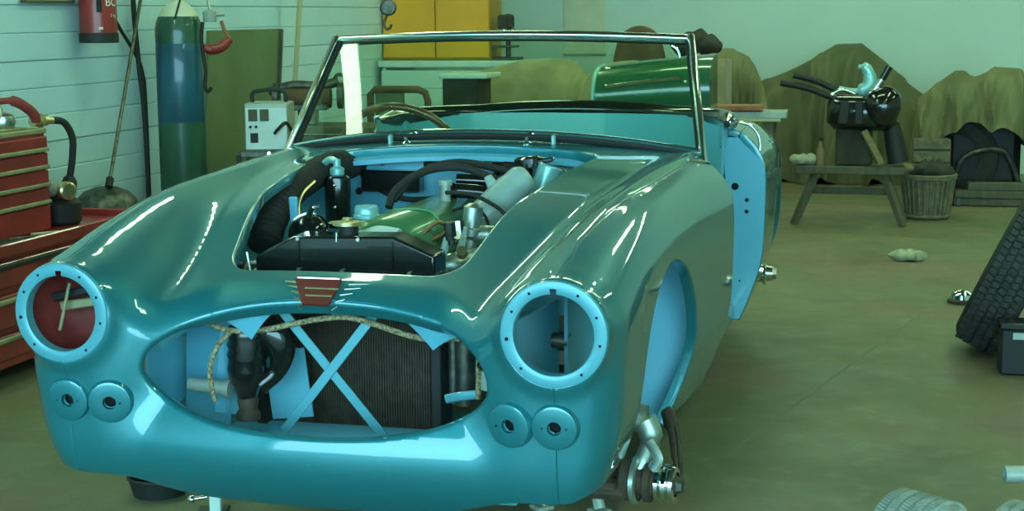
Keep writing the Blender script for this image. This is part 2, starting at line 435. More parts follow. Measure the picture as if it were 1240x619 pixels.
def clip(P, T, g):
    """keep g>0; returns P,T and new boundary-vertex mask"""
    val = g(P); pos = val > 0; c = pos[T].sum(1); full = T[c == 3]; part = T[(c == 1) | (c == 2)]
    if len(part) == 0: return P, full
    E_ = np.concatenate([part[:, [0,1]], part[:, [1,2]], part[:, [2,0]]]); E_ = E_[pos[E_[:, 0]] != pos[E_[:, 1]]]
    E_ = np.unique(np.sort(E_, 1), axis=0); a = P[E_[:, 0]]; b = P[E_[:, 1]]; va = val[E_[:, 0]]; vb = val[E_[:, 1]]
    lo = np.where(va > 0, 0., 1.); hi = 1-lo
    for _ in range(14):
        mid = (lo+hi)/2; m = g(a+(b-a)*mid[:, None]) > 0; lo = np.where(m, mid, lo); hi = np.where(m, hi, mid)
    t = np.clip((lo+hi)/2, .02, .98); newP = a+(b-a)*t[:, None]; n0 = len(P); key = {(int(i), int(j)): n0+k for k, (i, j) in enumerate(E_)}
    out = []
    for tri in part:
        poly = []
        for k in range(3):
            i, j = int(tri[k]), int(tri[(k+1) % 3])
            if pos[i]: poly.append(i)
            if pos[i] != pos[j]: poly.append(key[(min(i, j), max(i, j))])
        for k in range(1, len(poly)-1): out.append((poly[0], poly[k], poly[k+1]))
    return np.concatenate([P, newP]), np.concatenate([full, np.array(out, np.int64).reshape(-1, 3)])
def compact(P, T):
    u, inv = np.unique(T, return_inverse=True); return P[u], inv.reshape(-1, 3)
def boundary(T):
    E_ = np.concatenate([T[:, [0,1]], T[:, [1,2]], T[:, [2,0]]]); S = np.sort(E_, 1); u, inv, c = np.unique(S, axis=0, return_inverse=True, return_counts=True)
    return E_[c[inv.ravel()] == 1]
def panel(name, P, T, lips=(), thick=None, **k):
    """lips: (g, r, depth) -> a rolled edge along the border where g is about 0"""
    P, T = compact(P, T); vs = [tuple(p) for p in P]; fs = [tuple(t) for t in T.tolist()]; N = None
    Bd = boundary(T)
    for g, r, depth in lips:
        val = np.abs(g(P)); e = Bd[(val[Bd] < 4e-3).all(1)]
        if len(e) == 0: continue
        vi = np.unique(e); p = P[vi]; n = grad(p); n /= np.linalg.norm(n, axis=1, keepdims=True)
        gg = np.empty_like(p)
        for a in range(3):
            q = p.copy(); q[:, a] += 1e-4; w = p.copy(); w[:, a] -= 1e-4; gg[:, a] = g(q)-g(w)
        gg -= (gg*n).sum(1, keepdims=True)*n; m = -gg/np.maximum(np.linalg.norm(gg, axis=1, keepdims=True), 1e-9)
        prev = {int(v): int(v) for v in vi}
        steps = [(r*math.sin(t), r*(1-math.cos(t))) for t in (PI/8, PI/4, 3*PI/8, PI/2)]+[(r, r+depth)]
        for du, dn in steps:
            q = p+m*du-n*dn; base = len(vs); vs += [tuple(x) for x in q]; cur = {int(v): base+i for i, v in enumerate(vi)}
            for i, j in e.tolist(): fs.append((prev[j], prev[i], cur[i], cur[j]))
            prev = cur
    me = bpy.data.meshes.new(name); me.from_pydata(vs, [], fs); me.update()
    return finish(name, me, k.pop('mat', 'paint'), CAR, 50, **k)
# --- edges of the panels -------------------------------------------------
ZB = nspl([(0, .279), (.15, .282), (.28, .292), (.35, .308), (.42, .328), (.5, .331), (.55, .337), (.60, .362), (.63, .395), (.645, .45), (.66, .56)])
def g_bottom(P):
    x = np.abs(P[:, 0]); y = P[:, 1]; zb = ZB(x); w = np.clip((y-.45)/.25, 0, 1); return P[:, 2]-((1-w)*zb+w*.262)
def g_grille(P):
    x = P[:, 0]-.006; z = P[:, 2]-.563; b = np.where(z > 0, .146, .127)
    return np.where((P[:, 1] < .4) & (P[:, 2] < .76), (np.sqrt((np.abs(x)/.382)**2.15+(np.abs(z)/b)**2.15+1e-9)-1)*.15, .3)
def rrect(u, v, a0, b0, r):
    qx = np.abs(u)-a0+r; qy = np.abs(v)-b0+r; return np.sqrt(np.maximum(qx, 0)**2+np.maximum(qy, 0)**2)+np.minimum(np.maximum(qx, qy), 0)-r
def g_bonnet(P):
    y = P[:, 1]; x = np.abs(P[:, 0]+.012+.028*np.clip((y-.3)/.4, 0, 1))
    hw = .262+.085*np.clip((y-.25)/.5, -.2, 1)+.05*np.clip((y-.75)/.5, 0, 1.2)
    front = .245+.10*x*x; rear = 1.365-.20*x*x
    u = x/hw*.37; v = y-(front+rear)/2; s = (rear-front)/2
    return np.where((P[:, 2] > .60) & (P[:, 1] > .2), rrect(u, v, .37, s, .085), .3)
def g_arch(P):
    y = P[:, 1]-.645; z = P[:, 2]-.425; zz = np.where(z > 0, z/.312, z/.42)
    return np.where((np.abs(P[:, 0]) > .50) & (P[:, 2] < .80), (np.sqrt((y/.352)**2+zz**2+1e-9)-1)*.3, .3)
def g_rarch(P):
    y = P[:, 1]-3.03; z = P[:, 2]-.40
    return np.where((np.abs(P[:, 0]) > .45) & (P[:, 2] < .72), np.sqrt(y**2+z**2+1e-9)-.30, .3)
def g_head(P): return np.where(P[:, 1] < .2, np.sqrt((np.abs(P[:, 0])-HLX)**2+(P[:, 2]-HLZ)**2)-HLR, .3)
SL = [(.434, .497), (.526, .499)]
def g_side(P): return np.where(P[:, 1] < .2, np.minimum(*[np.sqrt((np.abs(P[:, 0])-a)**2+(P[:, 2]-b)**2)-.0135 for a, b in SL]), .3)
def seam_x(P): return np.where(P[:, 1] < .12, .527, XW(P[:, 1])-.012*np.clip((P[:, 1]-.12)/.1, 0, 1))
def g_in(P): return seam_x(P)-np.abs(P[:, 0])-.0017
def g_outR(P): return P[:, 0]-seam_x(P)-.0017
def g_outL(P): return -P[:, 0]-seam_x(P)-.0017
SCUT = nspl([(0, 1.60), (.3, 1.59), (.5, 1.56), (.6, 1.52), (.7, 1.46)])
def g_scut(P): return SCUT(np.abs(P[:, 0]))-P[:, 1]
def g_wrear(P): return 1.455-.06*np.clip((P[:, 2]-.8)/.1, 0, 1)-P[:, 1]
def g_rear(P): return P[:, 1]-2.40
def g_cock(P):
    x = np.abs(P[:, 0]); y = P[:, 1]; e = np.where(y > 2.2, np.sqrt((x/.60)**2.6+(np.maximum(y-2.2, 0)/.50)**2.6+1e-9)-1, x/.60-1)*.5
    return np.where(P[:, 2] > .70, e, .3)
def build_shell():
    P, T = surface()
    keep = lambda A, *gs: __import__('functools').reduce(lambda pt, g: clip(pt[0], pt[1], g), gs, A)
    B0 = keep((P, T), g_bottom)
    panel('front_shroud', *keep(B0, g_scut, g_in, g_head, g_grille, g_bonnet, g_side), lips=[(g_grille, .012, .022), (g_bonnet, .006, .022), (g_head, .003, .01), (g_bottom, .003, .012), (g_in, .0015, .012), (g_side, .001, .004)])
    for nm, go in (('front_wing', g_outR), ('front_wing', g_outL)):
        panel(nm, *keep(B0, g_wrear, go, g_head, g_arch, g_side), lips=[(g_head, .003, .01), (g_arch, .004, .022), (g_bottom, .003, .012), (go, .0015, .012), (g_wrear, .003, .03), (g_side, .001, .004)])
    panel('rear_shroud', *keep(B0, g_rear, g_in, g_cock), lips=[(g_cock, .006, .02), (g_rear, .003, .02), (g_in, .0015, .01)])
    for go in (g_outR, g_outL):
        panel('rear_wing', *keep(B0, g_rear, go, g_rarch, g_cock), lips=[(g_rarch, .004, .02), (g_rear, .004, .02), (go, .0015, .01)])
build_shell()

# ------------------------------------------------------------------ car: fittings
def surf_y(x, z):
    y = np.linspace(-.05, .35, 801); P = np.stack([np.full(801, x), y, np.full(801, z)], 1); f = field(P); i = int(np.argmax(f < 0)); return float(y[i])
def surf_z(x, y):
    z = np.linspace(1.05, .5, 1101); P = np.stack([np.full(1101, x), np.full(1101, y), z], 1); f = field(P); i = int(np.argmax(f < 0)); return float(z[i])
def surf_n(x, y, z):
    g = grad(np.array([[x, y, z]], float))[0]; return V3(g/np.linalg.norm(g))
def sub(name, mb, m, parent, smooth=35, **k): return obj(name, mb, m, parent, smooth, **k)

def lamps():
    for sx in (1, -1):
        o = (sx*HLX, -.004, HLZ); ax = (0, -1, 0)
        mb = MB()
        mb.lathe([(.091, .0045), (.101, .0045), (.1052, .003), (.1068, -.001), (.1068, -.02)], o, ax, 72)
        mb.lathe([(.091, .0045), (.083, .0045), (.0802, .003), (.0795, -.002), (.0795, -.022)], o, ax, 72, a0=.075, a1=2*PI-.075)
        ring = obj('headlight_ring', mb, 'paint_flange', CAR, 40, label='flat light blue mounting ring for a missing headlamp')
        for a in (.55, 1.15, 1.75, 2.5, 3.9, 4.6, 5.2, 5.75):
            r = .093; p = V3(o)+V3((math.sin(a)*r, -.0048, math.cos(a)*r))
            sub('screw_hole', MB().lathe([(0, .0006), (.0028 if a != 4.6 else .004, .0006), (.003, -.002)], p, ax, 10), 'hole', ring)
        for (px, pz) in SL:
            y = surf_y(px, pz); n = surf_n(px, y, pz); n = V3((n.x*sx, n.y, n.z))
            mb = MB().lathe([(.050, -.006), (.0465, .004), (.0445, .0085), (.0395, .0105), (.0145, .0105), (.0138, .009), (.0135, -.014), (0, -.0145)], (sx*px, y, pz), n, 40)
            mb.f = [f for f in mb.f if len(f) == 4]
            pl = obj('sidelight_plinth', mb, 'paint', CAR, 28, label='raised round plinth with a central hole for a side lamp')
            sub('dark_hole_cap', MB().lathe([(0, -.0138), (.0134, -.0138), (.0134, -.003)], (sx*px, y, pz), n, 20), 'hole', pl)  # added dark cap, its black colour gives the open hole its shade
            for k in (-1, 1):
                sub('screw_hole', MB().lathe([(0, .0007), (.002, .0007), (.0022, -.002)], V3((sx*px, y, pz))+n*.0105+V3((k*.024, 0, 0)), n, 8), 'hole', pl)
    # added red bowl with strips, stands in for the tool cabinet beyond the lamp hole
    o = (-HLX, .02, HLZ)
    bowl = obj('cabinet_stand_in', MB().lathe([(.0985, .02), (.0985, -.03), (.092, -.10), (.07, -.13), (0, -.135)], o, (0, -1, 0), 40), 'dull_red', CAR, 50, label='added red bowl behind the empty headlamp ring standing in for the tool cabinet')
    R = roty(-.16)
    sub('khaki_strip', MB().box((-.520, .110, .690), (.15, .012, .020), R, .003), 'khaki_metal', bowl)
    sub('dark_strip', MB().box((-.532, .108, .716), (.165, .010, .018), roty(-.24), .003), 'black_matt', bowl)
    sub('rod', MB().cyl((-.585, .085, .63), (-.556, .085, .735), .004, n=8), 'khaki_metal', bowl)
    mb = MB().cyl((.40, .36, .60), (.455, .36, .597), .017, n=16).cyl((.455, .36, .597), (.478, .36, .595), .021, n=16)
    obj('breather_pipe', mb, 'dark_steel', CAR)
lamps()

def badge():
    y0 = .165; z0 = surf_z(0, y0); n = surf_n(0, y0, z0); Vv = n.cross(V3((1, 0, 0))).normalized()
    if Vv.y < 0: Vv = -Vv
    o = V3((-.012, y0, z0))+n*.0025
    poly = [(-.030, -.042), (.028, -.042), (.036, .034), (-.070, .034)]
    b = obj('bonnet_badge', MB().prism(poly, o, (1, 0, 0), Vv, .006), 'badge_red', CAR, label='red enamel trapezoid badge with bright winged rays')
    mb = MB()
    for w in (-.018, .004): mb.box(o+Vv*w+n*.0065, (.075 if w > 0 else .058, .004, .0016), Matrix((V3((1,0,0)), Vv, n)).transposed())
    sub('badge_lettering_bar', mb, 'khaki_metal', b)
    sub('badge_top_bar', MB().box(o+Vv*.037+n*.004-V3((.017, 0, 0)), (.098, .006, .007), Matrix((V3((1,0,0)), Vv, n)).transposed(), .002), 'chrome', b)
    for s in (-1, 1):
        for k in range(5):
            t = k/4; a0 = (.034+.018*(1-t), .030-.072*t); a1 = (.094-.050*t, .036-.070*t)
            def on(u, v):
                x = o.x+s*u; yy = o.y+Vv.y*v; return V3((x, yy, surf_z(x, yy)+.003))
            sub('badge_ray', MB().tube([on(*a0), on(*a1)], [.0028, .0016], 6), 'brass' if s < 0 else 'chrome', b)
badge()

def grille_parts():
    def ztop(x): return .563+.146*max(0, 1-(abs(x)/.388)**2.15)**(1/2.15)
    # scalloped inner flange behind the upper edge of the aperture
    xs = np.linspace(-.375, .375, 76); rows = []
    tabs = [(-.185, .062, .072), (.225, .058, .075), (.01, .014, .05)]
    up = []; lo = []; 
    for x in xs:
        w = .026+sum(h*max(0, 1-abs(x-c)/wd)**1.4 for c, h, wd in tabs)
        zt = ztop(x); w = min(w, max(.004, (zt-.563)*.9+.004))
        y = .146+.11*x*x+(zt-.706)*.42
        up.append(V3((x, y, zt-.001))); lo.append((V3((x, y+.02+w*.25, zt-w)), V3((x, y+.045+w*.25, zt-w+.01))))
    mb = MB().loft([up, [a for a, b in lo], [b for a, b in lo]])
    fl = obj('grille_flange', mb, 'paint_inner', CAR, 60)
    for x, w in ((-.275, .016), (0.0, .014), (.285, .016)):
        zt = ztop(x); sub('stud_hole', MB().lathe([(0, .0015), (.005, .0015), (.0055, -.003)], (x, .146+.11*x*x+(zt-.706)*.42+.008, zt-.014), (0, -1, .2), 10), 'hole', fl)
    for a, b in (((-.165, .70), (.095, .395)), ((.108, .70), (-.135, .395))):
        A = V3((a[0], .235, a[1])); B_ = V3((b[0], .235 if a[0] < 0 else .229, b[1])); d = (B_-A); L = d.length; d.normalize()
        s = V3((0, 1, 0)).cross(d).normalized(); R = Matrix((d, s, d.cross(s))).transposed()
        obj('grille_brace', MB().box((A+B_)/2, (L, .021, .004), R, .001), 'paint_flange', CAR)
    # loom
    def tube(nm, pts, r, m, n=8, k=8, par=CAR): return obj(nm, MB().tube(spline(pts, k), r, n), m, par, 60)
    tube('wiring_loom', [(-.30, .20, .640), (-.245, .20, .622), (-.17, .205, .624), (-.10, .205, .640), (-.03, .205, .655), (.03, .205, .660), (.09, .205, .648), (.16, .205, .628), (.22, .205, .620), (.29, .20, .626), (.318, .195, .61), (.322, .19, .56), (.318, .20, .50)], .0065, 'loom')
    tube('wiring_loom', [(-.235, .195, .622), (-.255, .17, .595), (-.268, .16, .56), (-.275, .165, .52), (-.268, .17, .47)], .006, 'loom')
    # horn unit, black, ribbed
    hb = obj('horn', MB().lathe([(0, .085), (.030, .085), (.042, .075), (.046, .055), (.043, .045), (.047, .035), (.043, .025), (.047, .012), (.043, .002), (.045, -.02), (.040, -.045), (.028, -.062), (.022, -.085), (0, -.085)], (-.222, .245, .548), (0.05, 0, 1), 24), 'black_gloss', CAR, 60, label='glossy black ribbed horn body behind the grille opening')
    sub('trumpet', MB().tube(spline([(-.205, .26, .625), (-.165, .26, .610), (-.148, .26, .565), (-.160, .26, .52), (-.195, .25, .495)], 6), [.030+.010*math.sin(i*.25) for i in range(25)], 14), 'black_gloss', hb, 60)
    sub('neck', MB().lathe([(.020, .0), (.024, -.012), (.020, -.03), (.027, -.04), (.027, -.055), (0, -.056)], (-.224, .245, .468), (0, 0, 1), 16), 'rust', hb)
    # ducting panels beside the radiator
    obj('duct_panel', MB().box((-.36, .34, .53), (.14, .006, .30), rotz(-.35)@roty(.06), .001), 'paint_inner', CAR)
    obj('duct_panel', MB().box((-.285, .33, .54), (.085, .006, .28), rotz(.25)@roty(.10), .001), 'paint_inner', CAR)
    obj('duct_panel', MB().box((-.175, .36, .47), (.10, .006, .16), roty(-.12), .001), 'paint_inner', CAR)
    obj('duct_panel', MB().box((.345, .36, .53), (.10, .006, .26), rotz(.3), .001), 'paint_inner', CAR)
    for s in (-1, 1): obj('valance_side', MB().box((s*.428, .27, .55), (.006, .26, .26), rotz(-s*.12), .001), 'paint_inner', CAR)
    obj('steering_link', MB().cyl((-.36, .24, .488), (-.275, .24, .482), .016, n=14).cyl((-.275, .24, .482), (-.262, .24, .481), .021, n=14), 'grey_metal', CAR)
    obj('damper_tube', MB().cyl((.262, .30, .46), (.262, .30, .66), .021, n=18).cyl((.232, .31, .46), (.232, .31, .65), .011, n=12), 'dark_steel', CAR)
    obj('earth_strap', MB().tube(spline([(.235, .24, .485), (.27, .23, .495), (.315, .225, .503)], 5), .010, 8, flat=.5), 'paint_flange', CAR)
    kb = obj('hose_clamp', MB().ell((.340, .19, .575), (.022, .02, .014)), 'black_gloss', CAR)
    obj('overflow_bottle', MB().lathe([(0, 0), (.024, 0), (.026, .01), (.026, .07), (.018, .085), (0, .087)], (.348, .225, .575), (0, 0, 1), 16).lathe([(0, 0), (.02, 0), (.02, -.04), (0, -.04)], (.343, .20, .562), (0,0,1), 14), 'grey_metal', CAR)
grille_parts()

def radiator():
    mb = MB()
    poly = [(-.272, .716), (-.272, .752), (-.178, .800), (.062, .805), (.158, .764), (.158, .716)]
    mb.prism(poly, (0, .51, 0), (1, 0, 0), (0, 0, 1), .0)
    mb = MB().prism(poly, (0, .51, 0), (1, 0, 0), (0, 0, 1), .092)
    me = obj('radiator', mb, 'black_gloss', CAR, 30, label='radiator with black sloped header tank and brown core')
    bv = me.modifiers.new('bevel', 'BEVEL'); bv.width = .006; bv.segments = 3; bv.limit_method = 'ANGLE'
    sub('seam_flange', MB().box((-.057, .464, .716), (.448, .108, .007), None, .002), 'black_gloss', me)
    sub('core', MB().box((-.057, .464, .538), (.40, .075, .348)), 'core', me)
    fins = MB()
    for i in range(66): fins.box((-.253+i*.00605, .4255, .538), (.0022, .006, .348))
    f = sub('fins', fins, 'core', me, 0); f['kind'] = 'stuff'
    for x in (-.27, .156): sub('side_strap', MB().box((x, .464, .535), (.026, .085, .36), None, .003), 'black_matt', me)
    for x, z in ((-.165, .724), (-.06, .724), (.10, .724), (-.165, .795), (-.02, .797)):
        sub('bolt', MB().lathe([(0, .006), (.0045, .006), (.005, 0)], (x, .4165, z), (0, -1, 0), 6), 'steel', me)
    for x in (-.165, .06): sub('front_rib', MB().box((x, .4165, .761), (.004, .004, .066), None, .001), 'black_gloss', me)
    n = sub('filler_neck', MB().lathe([(.024, -.02), (.024, .012), (.027, .014)], (-.066, .475, .808), (0, 0, 1), 20), 'black_matt', me)
    cap = [(0, .030), (.012, .030), (.014, .024), (.034, .021), (.036, .014), (.030, .012), (0, .012)]
    mb = MB().lathe(cap, (-.066, .475, .808), (0, 0, 1), 24)
    for k in (-1, 1): mb.box((-.066+k*.037, .475, .826), (.016, .020, .005), None, .002)
    sub('pressure_cap', mb, 'brass', me)
    sub('drain_cord', MB().tube([(-.072, .465, .822), (-.074, .42, .81), (-.073, .415, .79)], .002, 6), 'steel', me)
radiator()

def engine():
    rows = []
    sec = [(-.085, .0), (-.085, .045), (-.070, .068), (-.035, .080), (.0, .083), (.035, .080), (.070, .068), (.085, .045), (.085, .0)]
    for y, s, h in ((.600, .90, .55), (.606, .96, .85), (.62, 1, 1), (.80, 1, 1), (.805, 1.02, 1.03), (.815, 1.02, 1.03), (.82, 1, 1), (1.18, 1, 1), (1.20, .97, .9), (1.205, .9, .6)):
        rows.append([V3((-.028+a*s, y, .735+b*h)) for a, b in sec])
    block = obj('engine', MB().box((-.03, .91, .60), (.22, .68, .27), None, .02), 'engine_green', CAR, label='green painted six cylinder engine with silver fittings')
    mb = MB().loft(rows); mb.f.append(tuple(range(len(sec)))[::-1]); mb.f.append(tuple(range(len(mb.v)-len(sec), len(mb.v))))
    sub('rocker_cover', mb, 'engine_green', block, 50)
    sub('cover_bead', MB().tube(spline([(-.10, .80, .79), (-.075, .802, .812), (-.028, .803, .821), (.03, .802, .816), (.058, .80, .785)], 6), .004, 6), 'engine_green', block)
    sub('oil_filler_cap', MB().lathe([(0, .040), (.026, .040), (.030, .034), (.030, .020), (.033, .018), (.033, .010), (.024, .006), (.024, -.03)], (-.112, .73, .795), (0, 0, 1), 24), 'cap_teal', block)
    sub('thermostat_housing', MB().lathe([(.055, -.05), (.052, -.005), (.040, .012), (.020, .018), (0, .018)], (-.06, .59, .775), (0, 0, 1), 20).tube(spline([(-.06, .58, .77), (-.02, .555, .785), (.03, .55, .780)], 6), .026, 14), 'white_plastic', block, 60)
    sub('breather_stub', MB().cyl((.0, 1.03, .81), (.0, 1.03, .856), .014).cyl((.0, 1.03, .856), (.0, 1.03, .868), .018), 'grey_metal', block)
    # inlet pipes and carburettors on the near bank
    for y in (.86, 1.10):
        c = sub('carburettor', MB().lathe([(0, .06), (.012, .058), (.024, .05), (.026, .0), (.034, -.004), (.034, -.02), (.022, -.03), (.022, -.07), (0, -.07)], (.125, y-.02, .775), (0.1, 0, 1), 18).cyl((.06, y-.02, .755), (.20, y-.02, .755), .024), 'alloy', block)
    for y, x in ((.70, .085), (.76, .11), (.95, .10)):
        sub('spark_plug', MB().cyl((x, y, .70), (x+.02, y-.01, .765), .012, .008, 10).cyl((x+.02, y-.01, .765), (x+.026, y-.012, .785), .0055, n=8), 'white_plastic', block)
    def tube(nm, pts, r, m, n=10): return sub(nm, MB().tube(spline(pts, 8), r, n), m, block, 60)
    tube('radiator_hose', [(-.14, .98, .80), (-.13, 1.02, .845), (-.075, 1.10, .885), (.01, 1.14, .892), (.09, 1.14, .868), (.15, 1.13, .845)], .0105, 'rubber', 12)
    tube('heater_hose', [(-.18, 1.14, .80), (-.13, 1.20, .866), (-.04, 1.25, .895), (.08, 1.25, .880), (.16, 1.22, .855)], .010, 'rubber', 12)
    tube('air_pipe', [(-.01, 1.10, .835), (.07, 1.11, .83), (.145, 1.12, .818)], .020, 'black_gloss', 16)
    tube('air_pipe', [(-.01, 1.17, .855), (.07, 1.18, .852), (.14, 1.18, .842)], .018, 'black_gloss', 16)
    tube('throttle_cable', [(.01, 1.0, .84), (.08, .99, .838), (.15, .97, .812), (.19, .95, .785)], .0055, 'rubber', 8)
    tube('fuel_pipe', [(.02, .66, .74), (.06, .75, .758), (.085, .9, .775), (.10, 1.05, .80), (.12, 1.12, .83)], .006, 'copper', 8)
    tube('plug_lead', [(-.03, .62, .79), (.04, .64, .77), (.075, .72, .80), (.10, .80, .76), (.14, .86, .77)], .0045, 'copper', 8)
    tube('plug_lead', [(.04, .95, .80), (.10, .93, .815), (.145, .90, .79), (.16, .88, .74)], .004, 'rubber', 8)
    rnd = random.Random(3)
    for k in range(16):
        x = .085+rnd.random()*.12; y = .66+rnd.random()*.42; z = .70+rnd.random()*.075
        ax = V3((rnd.uniform(-1, 1), rnd.uniform(-1, .3), rnd.uniform(.2, 1))).normalized(); r = .007+rnd.random()*.010
        sub('union_fitting', MB().cyl(V3((x, y, z)), V3((x, y, z))+ax*(.02+.025*rnd.random()), r, n=6 if k % 2 else 12).cyl(V3((x, y, z))-ax*.012, V3((x, y, z)), r*.6, n=8), ('alloy', 'steel', 'brass', 'dark_steel')[k % 4], block)
    sub('inlet_manifold', MB().tube(spline([(.05, .70, .69), (.13, .72, .70), (.16, .85, .70), (.16, 1.05, .70), (.10, 1.15, .70)], 6), .03, 12), 'alloy', block, 60)
engine()

def bay():
    fw_ = obj('firewall', MB().prism([(-.47, .45), (.47, .45)]+[(x, surf_z(x, 1.405)-.012) for x in np.linspace(.47, -.47, 21)], (0, 1.41, 0), (1, 0, 0), (0, 0, 1), .01), 'paint_inner', CAR, label='light blue painted bulkhead at the back of the engine bay')
    xs = np.linspace(-.425, .345, 23); a = [V3((x, 1.372-.2*x*x, surf_z(x, 1.36-.2*x*x)-.020)) for x in xs]; b = [p+V3((0, -.03, -.012)) for p in a]; c = [p+V3((0, .03, -.02)) for p in a]
    sub('gutter', MB().loft([b, a, c]).loft([b, [p+V3((0, 0, -.012)) for p in b]]), 'paint_inner', fw_, 50)
    def tube(nm, pts, r, m, n=8): return sub(nm, MB().tube(spline(pts, 6), r, n), m, fw_, 60)
    tube('brake_pipe', [(-.30, 1.392, .868), (-.27, 1.39, .884), (-.1, 1.39, .886), (.1, 1.39, .886), (.20, 1.39, .884), (.235, 1.39, .872), (.25, 1.39, .85)], .003, 'brass')
    for x in (-.255, -.10, .13, .19): sub('pipe_clip', MB().box((x, 1.392, .886), (.014, .012, .012), None, .003), 'brass', fw_)
    reg = sub('regulator_box', MB().box((-.262, 1.372, .828), (.175, .05, .062), None, .006), 'black_gloss', fw_)
    for x, z, r in ((-.372, .868, .022), (-.155, .874, .020), (-.03, .868, .017), (-.372, .793, .010), (.045, .874, .018), (-.445, .876, .010)):
        sub('grommet', MB().lathe([(0, .004), (r*.55, .004), (r*.6, .010), (r, .008), (r*1.05, 0)], (x, 1.400, z), (0, -1, 0), 16), 'rubber', fw_)
    sub('solenoid', MB().cyl((.10, 1.37, .862), (.145, 1.37, .866), .024).box((.10, 1.385, .862), (.07, .03, .05), None, .004), 'rust', fw_)
    sub('id_plate', MB().box((.245, 1.397, .872), (.055, .006, .040), None, .002), 'grey_metal', fw_)
    sub('plate_face', MB().box((.245, 1.3925, .872), (.045, .004, .030), None, .001), 'cap_teal', fw_)
    tube('bulkhead_loom', [(-.37, 1.38, .86), (-.30, 1.375, .80), (-.20, 1.37, .775), (-.05, 1.36, .80), (.06, 1.36, .86)], .008, 'rubber')
    cyl = obj('coolant_servo', MB().lathe([(0, .135), (.028, .135), (.034, .130), (.036, .120), (.036, .0), (.032, -.008), (0, -.008)], (-.345, 1.15, .728), (0, 0, 1), 24), 'black_gloss', CAR, label='glossy black upright cylinder beside the bulkhead')
    mb = MB().lathe([(.016, 0), (.020, .004), (.020, .02), (.010, .026), (.010, .045), (0, .046)], (-.345, 1.15, .863), (0, 0, 1), 16).tube(spline([(-.345, 1.15, .90), (-.37, 1.16, .905), (-.40, 1.17, .885)], 5), .010, 10)
    sub('bracket', mb, 'cap_teal', cyl)
    for z in (.78, .84): sub('stud', MB().ell((-.340, 1.112, z), (.005, .005, .005), 8, 6), 'chrome', cyl)
    # ribbed fresh-air hose along the far inner wing
    path = spline([(-.405, .78, .715), (-.410, .82, .76), (-.415, .89, .80), (-.415, 1.0, .838), (-.412, 1.15, .865), (-.405, 1.28, .875), (-.39, 1.37, .872)], 16); m = len(path)
    obj('air_hose', MB().tube(path, [.040+.0035*math.sin(i*1.9) for i in range(m)], 18), 'rubber', CAR, 60, label='ribbed black fresh air hose along the inner wing')
    obj('air_hose_mouth', MB().lathe([(.055, 0), (.06, .02), (.052, .05), (.03, .06)], (-.375, .50, .67), (-.1, -.6, .6), 20), 'black_matt', CAR)
    obj('hose_clip', MB().tube(spline([(-.335, .86, .74), (-.36, .9, .80), (-.37, .96, .835), (-.36, 1.02, .86)], 6), .004, 6), 'brass', CAR)
    obj('wing_stay', MB().box((-.33, .80, .785), (.022, .012, .12), rotx(.1), .003), 'paint_inner', CAR)
    g_ = obj('fan_motor', MB().lathe([(0, .03), (.022, .028), (.040, .015), (.046, 0), (.046, -.03), (0, -.03)], (-.285, .78, .76), (.1, -.75, .5), 20), 'black_gloss', CAR)
    sub('motor_ring', MB().lathe([(.046, .0), (.052, .004), (.052, -.006), (.046, -.008)], (-.285, .78, .76), (.1, -.75, .5), 20), 'chrome', g_)
    sub('fitting', MB().cyl((-.28, .77, .80), (-.265, .765, .825), .008).cyl((-.265, .765, .825), (-.25, .765, .825), .005), 'chrome', g_)
    rnd = random.Random(11)
    for k in range(7):
        p = V3((-.27-.09*rnd.random(), .40+.12*rnd.random(), .70+.03*rnd.random())); d = V3((rnd.uniform(-1, 1), rnd.uniform(-1, 1), rnd.uniform(0, .6))).normalized()*.025
        obj('bolt_end', MB().cyl(p-d, p+d, .004+.003*rnd.random(), n=8), 'steel', CAR)
    can = obj('wiper_motor', MB().tube(spline([(.075, 1.04, .745), (.11, 1.06, .785), (.15, 1.09, .83), (.185, 1.12, .865), (.20, 1.13, .878)], 5), [.026]+[.042]*1+[.047]*5+[.045]*5+[.042]*4+[.038, .034, .03, .026, .015], 20), 'canister', CAR, 60, label='pale grey tapered canister in the engine bay')
    sub('canister_lug', MB().cyl((.115, 1.08, .85), (.10, 1.085, .875), .016, .011), 'canister', can)
    mc = obj('brake_reservoir', MB().lathe([(.030, -.06), (.034, 0), (.034, .05), (.030, .055)], (.225, 1.20, .845), (.35, .1, 1), 20), 'cap_teal', CAR)
    sub('reservoir_cap', MB().lathe([(.026, 0), (.040, .004), (.040, .026), (.03, .032), (0, .032)], (.18, 1.22, .886), (-.1, 0, 1), 18).box((.225, 1.21, .908), (.05, .03, .012), roty(-.2), .003), 'black_gloss', mc)
    # inner wings, splash panels, chassis
    for s in (1, -1):
        obj('inner_wing', MB().prism([(.34, .38), (1.38, .38)]+[(y, min(.85, surf_z(.475, y)-.03)) for y in np.linspace(1.38, .34, 19)], (s*.475-.004, 0, 0), (0, 1, 0), (0, 0, 1), .008), 'paint_inner', CAR)
        rows = []
        for t in np.linspace(0, 1, 11):
            z = .245+.545*t
            rows.append([V3((s*(.472+(S0(1.05)+SZ(z)-.016-max(0, z-.70)*.35-.472)*u), 1.03+.06*math.sin(PI*u*.5)-.05*(1-t)**2+.10*(t**3)*-1, z)) for u in np.linspace(0, 1, 8)])
        obj('splash_panel', MB().loft(rows), 'paint_inner', CAR, 60)
        obj('chassis_rail', MB().box((s*.36, 1.9, .315), (.085, 3.4, .09), None, .008), 'paint_inner', CAR)
        obj('sill', MB().box((s*.57, 1.92, .292), (.07, .95, .06), None, .01), 'paint', CAR)
    obj('crossmember', MB().box((0, .62, .30), (.72, .10, .09), None, .01), 'paint_inner', CAR)
    obj('cockpit_floor', MB().box((0, 2.0, .292), (1.08, 1.15, .02)), 'black_matt', CAR)
bay()

